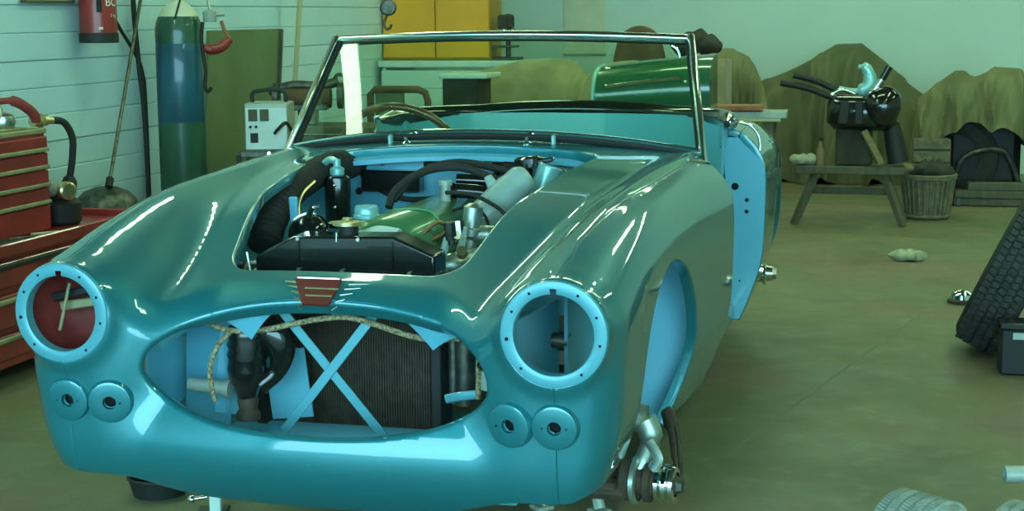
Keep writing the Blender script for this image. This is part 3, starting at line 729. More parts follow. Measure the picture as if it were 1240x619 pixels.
def screen():
    zb = lambda x: .966-.148*(abs(x)/.616)**2.2*.38-.0*abs(x); yb = lambda x: 1.415+.065*(x/.616)**2
    zt = lambda x: 1.238-.015*(abs(x)/.545)**2; yt = lambda x: 1.640+.068*(x/.545)**2
    base = [V3((x, yb(x), zb(x))) for x in np.linspace(-.612, .612, 33)]
    top = [V3((x, yt(x), zt(x))) for x in np.linspace(-.543, .543, 33)]
    fr = obj('windscreen_frame', MB().tube(top, .0115, 10, flat=1.3), 'bright_trim', CAR, 60, label='chrome windscreen frame with raked side posts')
    sub('top_seal', MB().tube([p+V3((0, .004, -.014)) for p in top], .006, 8), 'black_matt', fr)
    sub('bottom_rail', MB().tube([p+V3((0, -.002, .004)) for p in base], .0065, 8), 'chrome', fr)
    sub('bottom_seal', MB().tube([p+V3((0, .0, -.010)) for p in base], .011, 8), 'black_matt', fr)
    for s in (1, -1):
        a = base[-1] if s > 0 else base[0]; b = top[-1] if s > 0 else top[0]; d = (b-a).normalized(); sd = V3((s, 0, 0)); sd = (sd-d*sd.dot(d)).normalized(); q = d.cross(sd)
        R = Matrix((sd, q, d)).transposed()
        a2 = a-d*.045; L = (b-a2).length+.012
        p = sub('side_post', MB().box((a2+b)/2+sd*.002, (.020, .046, L), R, .006), 'bright_trim', fr, 40)
        sub('post_seal', MB().box((a+b)/2-sd*.012, (.010, .020, L-.06), R, .003), 'black_matt', fr)
        sub('post_foot', MB().box(a-d*.02-sd*.030+V3((0, .0, .006)), (.07, .035, .018), R@roty(0), .006), 'chrome', fr)
        sub('corner_bracket', MB().tube(spline([b-sd*.055+V3((0, 0, -.012)), b-sd*.038+V3((0, 0, -.026)), b-sd*.030+V3((0, 0, -.05))], 4), .004, 6), 'chrome', fr)
    rows = [[base[i]*(1-t)+top[i]*t+V3((0, 0, 0)) for i in range(33)] for t in np.linspace(.012, .985, 9)]
    back = [[p+V3((0, .0045, .0035)) for p in r] for r in rows]
    mb = MB().loft(rows).loft(back, flip=True)
    obj('windscreen_glass', mb, 'glass', CAR, 60, label='green tinted laminated windscreen glass')
    for x in (-.225, .13): obj('wiper_spindle', MB().lathe([(.012, -.01), (.012, .004), (.006, .008), (.006, .020), (0, .022)], (x, 1.395, surf_z(x, 1.395)), (0, -.3, 1), 14), 'chrome', CAR)
    for x in (-.275, .205): obj('washer_jet', MB().box((x, 1.40, surf_z(x, 1.40)+.012), (.012, .02, .03), None, .004), 'cap_teal', CAR)
    for s in (1, -1): obj('wing_trim', MB().tube(spline([(s*.60, 1.28, surf_z(.60, 1.28)+.003), (s*.625, 1.34, surf_z(.625, 1.34)+.003), (s*.640, 1.40, surf_z(.64, 1.40)+.002)], 5), .005, 8), 'chrome', CAR)
screen()

def cockpit():
    rows = []
    for t in np.linspace(0, 1, 6):
        rows.append([V3((x, SCUT(abs(x))-.01-.03*t, surf_z(x, float(SCUT(abs(x)))-.03)-.006-.20*t)) for x in np.linspace(-.60, .60, 25)])
    obj('dashboard', MB().loft(rows), 'black_matt', CAR, 60)
    sx = -.39; c = V3((sx, 1.86, .836)); ax = V3((0, .93, .36)).normalized() ; n = ax*-1
    n = V3((0, .40, .92)); n = V3((0, .88, .47)).normalized()
    u = V3((1, 0, 0)); v = n.cross(u)
    R_ = .205; rim = [c+(u*math.cos(a)+v*math.sin(a))*R_ for a in np.linspace(0, 2*PI, 64, endpoint=False)]
    w = obj('steering_wheel', MB().tube(rim, .0125, 12, closed=True), 'wood_rim', CAR, 80, label='wood rimmed steering wheel with metal spokes')
    for a in (PI/2-.30, PI/2+.30, -PI/6, PI+PI/6):
        d = u*math.cos(a)+v*math.sin(a); sub('spoke', MB().tube([c+d*.03, c+d*R_*.97], [.013, .008], 8, flat=.35), 'steel', w)
    sub('hub', MB().lathe([(0, .02), (.03, .018), (.036, 0), (.03, -.02), (0, -.02)], c, n, 20), 'alloy', w)
    sub('column', MB().cyl(c, c-n*.42, .018), 'black_matt', w)
    for k in range(12):
        a = 2*PI*k/12; d = u*math.cos(a)+v*math.sin(a); sub('rivet', MB().ell(c+d*R_-V3((0, .0105, 0)), (.003, .003, .003), 6, 4), 'alloy', w)
    # padded black rim round the back of the cockpit, painted bulkhead below
    ed = []
    for a in np.linspace(-PI/2, PI/2, 41):
        ca, sa = math.cos(a), math.sin(a); x = .592*math.copysign(abs(sa)**(2/2.6), sa); y = 2.2+.50*abs(ca)**(2/2.6)
        ed.append((x, max(y, 2.2)))
    path = [V3((x, y, max(surf_z(x, max(y+.01, 2.41)), .93)+.012)) for x, y in ed]
    path = [V3((-.60, 2.16, .935))]+path+[V3((.60, 2.16, .935))]
    path = path[1:-1]
    obj('cockpit_trim', MB().tube(path, [min(.033, .012+.009*min(i, len(path)-1-i)) for i in range(len(path))], 12), 'black_gloss', CAR, 60, label='glossy black padded rim round the rear of the cockpit')
    obj('trim_bead', MB().tube([p+V3((p.x*.03, .022, .010)) for p in path], .005, 8), 'chrome', CAR, 60)
    rows = [[V3((x*.985, y-.035-.05*t, .945-.40*t)) for x, y in ed] for t in np.linspace(0, 1, 5)]
    obj('rear_bulkhead', MB().loft(rows), 'paint_inner', CAR, 60, label='light blue panel at the back of the cockpit')
    # shut faces of the missing doors
    for s in (1, -1):
        zs = np.linspace(.27, .885, 26); outer = [(float(S0(2.4)+SZ(z))-.004-max(0, (z-.80))*.9, z) for z in zs]
        inner = [(.555+.02*math.sin(PI*(z-.27)/.6), z) for z in zs]
        poly = [(s*x, z) for x, z in outer]+[(s*x, z) for x, z in inner[::-1]]
        sp = obj('door_shut_face', MB().prism(poly if s > 0 else poly[::-1], (0, 2.402, 0), (1, 0, 0), (0, 0, 1), .008), 'paint_inner', CAR, 30, label='light blue door shut face with three dark holes')
        for x, z, r in ((.600, .72, .012), (.640, .675, .0065), (.640, .636, .0065), (.62, .40, .003)):
            sub('latch_hole', MB().lathe([(0, .0015), (r, .0015), (r*1.1, -.002)], (s*x, 2.394, z), (0, -1, 0), 14), 'hole', sp)
        obj('pillar_return', MB().box((s*.553, 2.48, .60), (.008, .16, .62), None, .002), 'paint_inner', CAR)
        obj('quarter_trim', MB().tube(spline([(s*.61, 2.40, .935), (s*.645, 2.41, .925), (s*.672, 2.41, .895), (s*.680, 2.41, .85), (s*.672, 2.405, .81)], 5), .0055, 8), 'chrome', CAR, 60)
        obj('pillar_cap', MB().box((s*.560, 2.385, .895), (.03, .05, .085), rotx(.1), .008), 'paint_inner', CAR)
cockpit()

def running_gear():
    for s in (1, -1):
        P = lambda x, y, z: V3((s*x, y, z))
        hub = obj('front_hub', MB().lathe([(0, .0), (.042, .0), (.050, .008), (.050, .028), (.036, .034), (.036, .06), (.048, .064), (.048, .078), (.036, .082), (.034, .10), (.026, .104), (.024, .135), (.018, .14), (0, .14)], P(.530, .69, .198), P(1, -.10, -.02), 28), 'rust', CAR, 40, label='bare splined wheel hub on the stub axle')
        sub('spline_ring', MB().lathe([(.040, 0), (.046, .003), (.046, .012), (.040, .016), (.046, .020), (.046, .03), (.038, .033), (.044, .037), (.042, .046), (.03, .048)], P(.618, .682, .197), P(1, -.10, -.02), 28), 'chrome', hub)
        sub('hub_nut', MB().lathe([(0, .02), (.018, .018), (.022, 0)], P(.664, .677, .196), P(1, -.10, -.02), 6), 'dark_steel', hub)
        sub('flange_ring', MB().lathe([(.050, 0), (.058, .003), (.058, .014), (.050, .018)], P(.56, .688, .198), P(1, -.10, -.02), 28), 'alloy', hub)
        up = obj('upright', MB().tube(spline([P(.560, .70, .20), P(.590, .70, .255), P(.600, .70, .305), P(.585, .70, .345)], 5), [.030]*4+[.024]*6+[.030]*6, 12), 'alloy', CAR, 60, label='pale alloy steering upright beneath the wheel arch')
        sub('shock_arm', MB().tube(spline([P(.42, .72, .36), P(.50, .71, .362), P(.585, .70, .345)], 5), [.032]*4+[.036]*7, 12), 'alloy', up)
        sub('steering_arm', MB().tube(spline([P(.600, .67, .30), P(.625, .66, .262), P(.61, .66, .235)], 4), .014, 8, flat=.6), 'alloy', up)
        obj('lower_wishbone', MB().tube([P(.33, .55, .215), P(.57, .69, .170)], [.03, .024], 10).tube([P(.33, .83, .215), P(.57, .69, .170)], [.03, .024], 10).box(P(.46, .69, .195), (.14, .14, .02), None, .004), 'rust', CAR)
        obj('coil_spring', MB().tube([P(.47+.045*math.cos(t), .69+.045*math.sin(t), .20+.018*t/2.2) for t in np.linspace(0, 16, 90)], .0075, 8), 'rust', CAR, 60)
        obj('brake_strap', MB().tube(spline([P(.620, .80, .345), P(.640, .77, .29), P(.652, .74, .235), P(.660, .72, .185)], 5), [.026]*4+[.016]*6+[.008]*6, 8, flat=.35).tube(spline([P(.636, .80, .345), P(.655, .78, .28), P(.668, .74, .19)], 5), .006, 6), 'rust', CAR, 60)
        rh = obj('rear_hub', MB().lathe([(.030, -.12), (.030, 0), (.048, .004), (.048, .016), (.034, .02), (.034, .05), (.044, .054), (.044, .064), (.030, .068), (.026, .09), (0, .092)], P(.585, 3.03, .325), P(1, 0, 0), 24), 'chrome', CAR, 40, label='bare bright splined hub of the back axle')
        sub('hub_nut', MB().lathe([(0, .016), (.02, .014), (.024, 0)], P(.675, 3.03, .325), P(1, 0, 0), 8), 'steel', rh)
        obj('leaf_spring', MB().tube(spline([P(.43, 2.45, .36), P(.43, 3.03, .29), P(.43, 3.55, .38)], 8), .022, 6, flat=1), 'rust', CAR)
    obj('axle_tube', MB().cyl((-.58, 3.03, .325), (.58, 3.03, .325), .036), 'dark_steel', CAR)
    obj('differential', MB().ell((-.05, 3.03, .325), (.13, .13, .12)), 'dark_steel', CAR)
    obj('front_axle_beam', MB().box((0, .69, .245), (.66, .09, .06), None, .01), 'rust', CAR)
running_gear()

def axle_stand(x, y, h, label):
    t = thing('axle_stand', label, 'axle stand', (x, y, 0), 'axle stands under the roadster')
    mb = MB()
    tops = []
    for a in range(4):
        an = PI/4+a*PI/2; p = V3((x+.11*math.cos(an), y+.11*math.sin(an), .012)); q = V3((x+.03*math.cos(an), y+.03*math.sin(an), h-.07))
        obj('leg', MB().tube([p, q], [.016, .012], 8), 'grey_metal', t)
        obj('foot', MB().box((p.x, p.y, .006), (.05, .05, .012), rotz(an), .003), 'grey_metal', t)
    obj('post', MB().cyl((x, y, h-.12), (x, y, h-.012), .021, n=16), 'steel', t)
    obj('saddle', MB().box((x, y, h-.008), (.085, .07, .016), None, .004), 'grey_metal', t)
    obj('collar', MB().lathe([(.026, -.01), (.042, 0), (.042, .02), (.026, .03)], (x, y, h-.085), (0, 0, 1), 16), 'grey_metal', t)
for s, n in ((-1, 'on the tool cabinet side'), (1, 'on the battery box side')):
    axle_stand(s*.335, 1.10, .270, 'grey axle stand beneath the front of the chassis, '+n)
    axle_stand(s*.36, 2.72, .270, 'grey axle stand beneath the back of the chassis, '+n)

def under_nose():
    x, y = -.80, .92; t = thing('oil_tray', 'round black oil tray on the floor under the nose of the roadster', 'tray', (x, y, 0))
    obj('pan', MB().lathe([(0, .004), (.065, .004), (.078, .05), (.084, .052), (.082, .046), (.07, 0), (0, 0)], (x, y, 0), (0, 0, 1), 32), 'black_matt', t)
    obj('rolled_rim', MB().tube([(x+.082*math.cos(a), y+.082*math.sin(a), .050) for a in np.linspace(0, 2*PI, 32, endpoint=False)], .005, 6, closed=True), 'black_matt', t, 80)
    p = thing('prop_post', 'short pale prop post with a bright bolt under the nose of the roadster', 'prop', (-.575, .80, 0))
    obj('post', MB().box((-.575, .80, .045), (.03, .03, .085), rotz(.25), .003), 'white_plastic', p)
    obj('foot', MB().box((-.585, .80, .003), (.08, .08, .006), rotz(.25), .001), 'dark_steel', p)
    obj('bolt', MB().cyl((-.60, .80, .04), (-.63, .79, .036), .006).ell((-.638, .787, .035), (.011, .011, .011)), 'chrome', p)
under_nose()

# ------------------------------------------------------------------ workshop things
def tool_area():
    # wide red roller cabinet with a tool tray, drawers facing the car
    x0, x1, y0, y1 = -2.52, -1.88, 1.25, 2.98; zt = .50
    t = thing('tool_cabinet', 'wide low red tool cabinet with an open tool tray on top', 'tool cabinet', ((x0+x1)/2, (y0+y1)/2, 0))
    obj('body', MB().box(((x0+x1)/2-.01, (y0+y1)/2, .27), (x1-x0-.03, y1-y0, .40), None, .006), 'red_paint', t)
    obj('tray_base', MB().box(((x0+x1)/2, (y0+y1)/2, .478), (x1-x0, y1-y0, .016)), 'red_paint', t)
    for a in ((x1-.008, (y0+y1)/2, .497, .016, y1-y0, .034), (x0+.008, (y0+y1)/2, .497, .016, y1-y0, .034), ((x0+x1)/2, y0+.008, .497, x1-x0, .016, .034), ((x0+x1)/2, y1-.008, .497, x1-x0, .016, .034)):
        obj('tray_rim', MB().box(a[:3], a[3:], None, .004), 'red_paint', t)
    for k, (z, h) in enumerate(((.405, .105), (.275, .13), (.15, .10))):
        d = obj('drawer', MB().box((x1-.012, (y0+y1)/2, z), (.016, y1-y0-.03, h-.014), None, .004), 'red_paint', t)
        sub('drawer_pull', MB().box((x1+.002, (y0+y1)/2, z+h*.30), (.016, y1-y0-.05, .018), None, .004), 'khaki_metal' if k else 'black_matt', d)
    for x in (x0+.08, x1-.08):
        for y in (y0+.1, y1-.1):
            obj('caster', MB().cyl((x-.015, y, .035), (x+.015, y, .035), .035, n=16).box((x, y, .06), (.04, .04, .03)), 'black_matt', t)
    # top chest
    x0, x1, y0, y1, z0, z1 = -2.46, -2.04, 1.85, 2.50, .487, .865
    c = thing('tool_chest', 'tall red tool chest with brass edged drawers standing on the low cabinet', 'tool chest', ((x0+x1)/2, (y0+y1)/2, z0))
    obj('carcass', MB().box(((x0+x1)/2, (y0+y1)/2, (z0+z1)/2), (x1-x0, y1-y0, z1-z0), None, .006), 'red_paint', c)
    obj('top_lid', MB().box(((x0+x1)/2, (y0+y1)/2, z1+.006), (x1-x0+.012, y1-y0+.012, .02), None, .004), 'khaki_metal', c)
    z = z1-.012
    for h in (.062, .066, .068, .066, .10):
        z -= h; dd = obj('drawer', MB().box((x1+.006, (y0+y1)/2, z+h/2), (.014, y1-y0-.012, h-.006), None, .003), 'red_paint', c)
        if h < .09: sub('drawer_edge', MB().box((x1+.016, (y0+y1)/2, z+.010), (.012, y1-y0-.014, .015), None, .003), 'khaki_metal', dd)
    # pressure gauge set on the chest
    g = thing('regulator_set', 'brass and steel pressure regulator with a dial on the red chest', 'regulator', (-2.13, 2.30, .881))
    obj('valve_body', MB().lathe([(0, 0), (.03, 0), (.038, .012), (.044, .03), (.038, .055), (.02, .066), (0, .068)], (-2.11, 2.335, .881), (0, 0, 1), 20), 'steel', g)
    obj('dial', MB().lathe([(0, .016), (.030, .016), (.034, .010), (.034, -.008), (0, -.01)], (-2.12, 2.285, .956), (.75, -.65, .05), 24), 'brass', g)
    obj('dial_face', MB().lathe([(0, .0172), (.026, .0172), (.027, .015)], (-2.12, 2.285, .956), (.75, -.65, .05), 24), 'white_print', g)
    obj('dial_stem', MB().cyl((-2.125, 2.30, .93), (-2.13, 2.33, .89), .010), 'brass', g)
    rg = obj('red_hose_bundle', MB().tube(spline([(-2.14, 2.30, .985), (-2.09, 2.37, .99), (-2.06, 2.43, .955), (-2.05, 2.455, .925), (-2.05, 2.46, .906)], 6), [.012]*6+[.020]*13+[.018]*6, 10), 'dull_red', g, 60)
    obj('foot_pad', MB().box((-2.12, 2.33, .8858), (.12, .16, .007), None, .002), 'khaki_metal', g)
    h = thing('air_hose', 'dark air hose with a brass coupling arching behind the red chest', 'hose', (-2.10, 2.58, .50))
    obj('coupling', MB().cyl((-2.09, 2.50, .905), (-2.075, 2.575, .905), .021).cyl((-2.075, 2.575, .905), (-2.07, 2.62, .90), .014).cyl((-2.085, 2.535, .905), (-2.080, 2.55, .905), .028, n=6), 'brass', h)
    obj('hose', MB().tube(spline([(-2.07, 2.61, .902), (-2.055, 2.67, .89), (-2.045, 2.71, .83), (-2.05, 2.715, .76), (-2.06, 2.715, .70), (-2.07, 2.715, .665)], 7), .014, 10), 'rubber', h, 60)
    obj('gland', MB().lathe([(.018, .0), (.026, .008), (.030, .05), (.022, .07), (.016, .075)], (-2.07, 2.715, .600), (0, 0, 1), 16), 'black_matt', h)
    p = thing('electric_motor', 'small dark motor with a brass pulley on the low red cabinet', 'motor', (-2.08, 2.62, .487))
    obj('motor_body', MB().lathe([(0, 0), (.075, 0), (.085, .012), (.086, .085), (.07, .10), (.04, .108), (0, .109)], (-2.10, 2.68, .487), (0, 0, 1), 24), 'black_matt', p)
    obj('pulley', MB().lathe([(0, .02), (.028, .02), (.036, .014), (.030, .0), (.036, -.014), (.028, -.02), (0, -.02)], (-2.04, 2.64, .625), (.8, -.5, 0), 24), 'brass', p)
    obj('bearing', MB().ell((-2.10, 2.62, .635), (.032, .032, .035)), 'grey_metal', p)
    obj('pulley_shaft', MB().cyl((-2.12, 2.67, .63), (-2.03, 2.635, .625), .010), 'steel', p)
    obj('pedestal', MB().box((-2.10, 2.66, .60), (.05, .05, .05), None, .005), 'dark_steel', p)
    # tools in the tray
    specs = [('file_tool', 'long pale file lying in the tool tray', 'file', 'khaki_metal', (-1.965, 2.10, .494), .22, .018, .012, 1.35), ('hand_file', 'short dark file lying in the tool tray', 'file', 'dark_steel', (-1.99, 2.26, .493), .17, .02, .012, 1.15), ('tool_case', 'flat black tool case lying in the tool tray', 'case', 'black_matt', (-1.955, 1.95, .50), .24, .10, .028, 1.5), ('wooden_drift', 'yellowish wooden drift in the tool tray', 'drift', 'pale_wood', (-1.965, 2.36, .494), .13, .02, .015, .9), ('pry_bar', 'thin steel pry bar in the tool tray', 'pry bar', 'steel', (-1.92, 2.20, .493), .20, .012, .010, 1.75)]
    for nm, lb, ct, m, c_, L, w, hh, a in specs:
        R = rotz(a); tt = thing(nm, lb, ct, (c_[0], c_[1], .486))
        obj('blade' if 'case' not in nm else 'shell', MB().box((c_[0], c_[1], .4872+hh/2), (L, w, hh), R, .003), m, tt)
        if 'case' not in nm:
            e = R@V3((L/2+.035, 0, 0)); obj('handle', MB().tube([V3((c_[0], c_[1], 0.4875+hh*.6))+R@V3((L/2-.01, 0, 0)), V3((c_[0], c_[1], 0.4875+hh*.6))+e], [.006, .0075], 8), 'wood', tt)
        else: obj('clasp', MB().box(V3((c_[0], c_[1], .4872+hh/2))+R@V3((0, -w/2-.002, 0)), (.03, .006, .012), R, .001), 'steel', tt)
tool_area()

def left_wall_things():
    x, y = -2.49, 3.765; z = 1.18; t = thing('fire_extinguisher', 'red fire extinguisher with black foot band hung on the boarded wall', 'fire extinguisher', (x, y, z))
    obj('cylinder', MB().lathe([(.086, .045), (.086, .50), (.080, .53), (.055, .56), (.025, .575), (0, .576)], (x, y, z), (0, 0, 1), 32), 'red_paint', t)
    obj('foot_band', MB().lathe([(0, 0), (.084, 0), (.090, .004), (.090, .046), (.086, .047)], (x, y, z), (0, 0, 1), 32), 'black_matt', t)
    obj('valve', MB().cyl((x, y, z+.57), (x, y, z+.63), .02).box((x+.03, y, z+.645), (.13, .02, .018), roty(-.2), .004), 'black_matt', t)
    obj('hose', MB().tube(spline([(x+.02, y-.03, z+.60), (x+.06, y-.09, z+.50), (x+.055, y-.085, z+.30), (x+.05, y-.078, z+.14)], 6), .012, 8), 'black_matt', t)
    obj('hose_clip', MB().box((x+.052, y-.072, z+.066), (.02, .02, .012), rotz(.6), .003), 'white_print', t)
    obj('wall_hook', MB().box((x-.075, y, z+.45), (.07, .03, .05)), 'steel', t)
    # printed block: two large letters and rows of small print
    cu = bpy.data.curves.new('letters', 'FONT'); cu.body = 'BC'; cu.size = .062; cu.extrude = .0008; cu.align_x = 'CENTER'
    def on_cyl(name, body, size, zz, a):
        cu = bpy.data.curves.new(name, 'FONT'); cu.body = body; cu.size = size; cu.align_x = 'CENTER'
        tmp = bpy.data.objects.new('tmp', cu); COL.objects.link(tmp); dg = bpy.context.evaluated_depsgraph_get(); me = bpy.data.meshes.new_from_object(tmp.evaluated_get(dg)); bpy.data.objects.remove(tmp)
        bm = bmesh.new(); bm.from_mesh(me); bmesh.ops.triangulate(bm, faces=bm.faces); bmesh.ops.subdivide_edges(bm, edges=bm.edges, cuts=1)
        for v in bm.verts:
            an = a+v.co.x/.087; v.co = V3((x+.0872*math.cos(an), y+.0872*math.sin(an), z+zz+v.co.y))
        bm.to_mesh(me); bm.free(); return finish(name, me, 'white_print', t, 0)
    a = -.30
    on_cyl('printed_letters', 'BC', .052, .168, a)
    on_cyl('printed_letters', '5 kg', .022, .118, a+.12)
    for k, zz in enumerate((.225, .262, .30)): 
        m2 = MB()
        for j in range(9):
            an = a-.38+j*.085; 
            if (j*7+k*5) % 4 == 0: continue
            m2.box((x+.0873*math.cos(an), y+.0873*math.sin(an), z+zz), (.001, .006, .016), rotz(an))
        obj('printed_line', m2, 'white_print', t, 0)
    # notice board above
    nb = thing('wall_notice', 'pale green framed notice fixed high on the boarded wall', 'notice', (-2.585, 3.50, 1.36))
    obj('panel', MB().box((-2.588, 3.495, 1.60), (.012, .41, .46), None, .002), 'pale_green', nb)
    obj('frame', MB().box((-2.582, 3.495, 1.367), (.016, .43, .012), None, .002).box((-2.582, 3.495, 1.833), (.016, .43, .012), None, .002).box((-2.582, 3.285, 1.60), (.016, .012, .47), None, .002).box((-2.582, 3.705, 1.60), (.016, .012, .47), None, .002), 'wood_grey', nb)
    # gas cylinder
    x, y = -2.38, 4.36; r = .117; g = thing('gas_cylinder', 'tall gas cylinder, blue body with dark green top and foot', 'gas cylinder', (x, y, 0))
    obj('foot_section', MB().lathe([(0, 0), (r*.96, 0), (r, .02), (r, .78)], (x, y, 0), (0, 0, 1), 40), 'bottle_green', g)
    obj('blue_body', MB().lathe([(r, .78), (r+.0004, .781), (r+.0004, 1.165), (r, 1.166)], (x, y, 0), (0, 0, 1), 40), 'bottle_blue', g)
    obj('green_band', MB().lathe([(r, 1.166), (r, 1.205), (r*.985, 1.24), (r*.93, 1.272), (r*.84, 1.298)], (x, y, 0), (0, 0, 1), 40), 'bottle_green', g)
    obj('shoulder', MB().lathe([(r*.84, 1.298), (r*.66, 1.335), (r*.42, 1.36), (.032, 1.37), (.03, 1.42), (0, 1.42)], (x, y, 0), (0, 0, 1), 40), 'cream', g)
    obj('valve', MB().cyl((x, y, 1.42), (x, y, 1.50), .016).cyl((x+.0, y, 1.46), (x+.09, y, 1.46), .014).lathe([(0, .02), (.03, .018), (.03, 0), (0, 0)], (x, y, 1.50), (0, 0, 1), 10), 'brass', g)
    obj('neck_strap', MB().tube([(x+.03, y-.10, 1.285), (x+.035, y-.07, 1.34), (x+.03, y-.02, 1.40)], .005, 6), 'black_matt', g)
    # torch set hanging on its side
    tr = thing('welding_torch', 'red handled welding torch hanging beside the gas cylinder', 'torch', (-2.20, 4.42, .95))
    obj('grip', MB().tube(spline([(-2.235, 4.33, 1.145), (-2.20, 4.36, 1.135), (-2.165, 4.39, 1.15), (-2.135, 4.42, 1.185)], 5), [.018]*3+[.026]*10+[.020]*3, 10), 'red_paint', tr, 60)
    obj('lever', MB().tube([(-2.135, 4.42, 1.18), (-2.16, 4.41, 1.235), (-2.168, 4.40, 1.275)], .009, 8), 'orange_wood', tr)
    obj('regulator', MB().lathe([(0, .0), (.03, 0), (.034, .01), (.034, .05), (.02, .06), (0, .06)], (-2.215, 4.37, 1.27), (0, 0, 1), 16).cyl((-2.23, 4.36, 1.305), (-2.15, 4.40, 1.31), .012), 'grey_metal', tr)
    obj('hose', MB().tube(spline([(-2.235, 4.33, 1.27), (-2.245, 4.33, 1.20), (-2.24, 4.33, 1.12), (-2.228, 4.33, 1.03), (-2.235, 4.33, .96), (-2.22, 4.33, .93), (-2.205, 4.34, .95)], 6), .010, 8), 'rubber', tr, 60)
    obj('hook_rod', MB().tube([(-2.215, 4.37, 1.33), (-2.23, 4.37, 1.40), (-2.25, 4.37, 1.45), (-2.285, 4.36, 1.46)], .006, 6), 'steel', tr)
    # hoses and rod on the wall
    hs = thing('wall_hose', 'pair of dark hoses hanging down the boarded wall by the cylinder', 'hose', (-2.54, 4.2, .4))
    obj('hose', MB().tube(spline([(-2.55, 4.24, 1.75), (-2.55, 4.225, 1.38), (-2.55, 4.25, 1.10), (-2.55, 4.29, .85), (-2.55, 4.30, .55), (-2.55, 4.29, .02)], 6), .013, 8), 'rubber', hs, 60)
    obj('hose', MB().tube(spline([(-2.56, 3.85, 1.52), (-2.56, 3.96, 1.38), (-2.56, 4.10, 1.24), (-2.56, 4.24, 1.12), (-2.56, 4.31, 1.02), (-2.56, 4.33, .85), (-2.56, 4.33, .02)], 6), .009, 8), 'rubber', hs, 60)
    obj('wall_peg', MB().cyl((-2.60, 4.24, 1.74), (-2.53, 4.24, 1.76), .012).cyl((-2.60, 3.85, 1.51), (-2.54, 3.85, 1.53), .01), 'steel', hs)
    d = thing('waste_drum', 'dark steel drum with a domed lid standing against the boarded wall', 'drum', (-2.37, 3.62, 0))
    obj('drum_body', MB().lathe([(0, 0), (.14, 0), (.145, .01), (.145, .14), (.150, .15), (.145, .16), (.145, .30), (.150, .31), (.145, .32), (.145, .43)], (-2.40, 3.60, 0), (0, 0, 1), 28), 'dark_steel', d)
    obj('lid', MB().lathe([(.147, .425), (.150, .435), (.135, .475), (.10, .51), (.05, .53), (0, .534)], (-2.40, 3.60, 0), (0, 0, 1), 28), 'dark_steel', d)
    rod = thing('steel_rod', 'long thin dark rod leaning from the drum to the boarded wall', 'rod', (-2.36, 3.50, .5))
    obj('shaft', MB().tube([(-2.350, 3.535, .535), (-2.545, 4.40, 1.62)], .009, 8), 'dark_steel', rod)
    obj('ferrule', MB().lathe([(.009, 0), (.018, .004), (.018, .05), (.009, .06)], (-2.350, 3.535, .534), (-.17, .77, .97), 10), 'black_matt', rod)
    bk = thing('hose_coil', 'coil of black hose heaped beside the dark drum', 'hose', (-2.26, 3.72, 0))
    for k in range(7):
        obj('hose_turn', MB().tube([(-2.22+(.10-.006*k)*math.cos(a), 3.86+(.11-.006*k)*math.sin(a), .026+.048*k) for a in np.linspace(0, 2*PI, 28, endpoint=False)], .025, 8, closed=True), 'rubber', bk, 80)
    s = thing('stool', 'low dark box beside the hose coil', 'box', (-2.25, 4.13, 0))
    # board leaning on wall
    b = thing('plywood_board', 'large olive green board leaning against the boarded wall', 'board', (-2.52, 5.42, 0))
    R = roty(.075)
    obj('sheet', MB().box((-2.53, 5.40, .615), (.018, .97, 1.22), R, .002), 'board_green', b)
    obj('edge_batten', MB().box((-2.515, 5.875, .615), (.03, .02, 1.215), R, .002), 'wood_grey', b)
    bpy.data.objects.remove(s)
    # battery charger on a trolley
    x, y = -1.80, 4.07; c = thing('battery_charger', 'pale grey battery charger with two square meters', 'battery charger', (x, y, .67)); Rz = rotz(.26)
    F = lambda a, dd, zz: V3((x, y, .78))+Rz@V3((a, dd, zz))
    obj('case', MB().box(F(0, .10, 0), (.205, .24, .22), Rz, .006), 'grey_metal', c)
    obj('front_plate', MB().box(F(0, -.022, -.01), (.195, .008, .195), Rz, .002), 'white_plastic', c)
    for a in (-.062, -.008): obj('meter_window', MB().box(F(a, -.028, .055), (.042, .008, .056), Rz, .002), 'wood_grey', c)
    for a in (-.075, -.048): obj('terminal', MB().lathe([(0, .012), (.006, .012), (.007, 0)], F(a, -.026, .0), Rz@V3((0, -1, 0)), 10), 'black_matt', c)
    obj('switch_panel', MB().box(F(-.058, -.028, -.052), (.036, .008, .045), Rz, .002), 'black_matt', c)
    obj('handle', MB().tube(spline([F(-.08, .10, .11), F(-.07, .10, .16), F(.06, .10, .165), F(.08, .10, .11)], 5), .010, 8), 'black_matt', c)
    obj('lead', MB().tube(spline([F(.04, -.03, -.03), F(.06, -.07, -.01), F(.10, -.06, .02), F(.12, .05, -.05)], 5), .008, 8), 'rubber', c)
    tr = thing('charger_trolley', 'dark trolley carrying the battery charger', 'trolley', (x, y, 0))
    obj('top_shelf', MB().box((x+.03, y+.10, .655), (.34, .36, .03), Rz, .004), 'dark_steel', tr); obj('lower_shelf', MB().box((x+.03, y+.10, .14), (.34, .36, .03), Rz, .004), 'dark_steel', tr)
    for a in (-.13, .19):
        for dd in (-.05, .25): p = V3((x, y, 0))+Rz@V3((a, dd, 0)); obj('leg', MB().cyl((p.x, p.y, 0), (p.x, p.y, .65), .012, n=10), 'dark_steel', tr)
    # machine behind the charger
    v = thing('bench_grinder', 'dark bench grinder with a yellow brown motor on the bench', 'grinder', (-2.02, 5.06, .70))
    obj('motor', MB().cyl((-2.10, 5.02, .865), (-1.86, 5.08, .865), .055, n=18), 'brown_cloth', v)
    obj('arm', MB().tube(spline([(-2.18, 5.0, .90), (-2.05, 5.03, .93), (-1.92, 5.06, .925), (-1.82, 5.08, .95)], 5), .026, 10), 'dark_steel', v, 60)
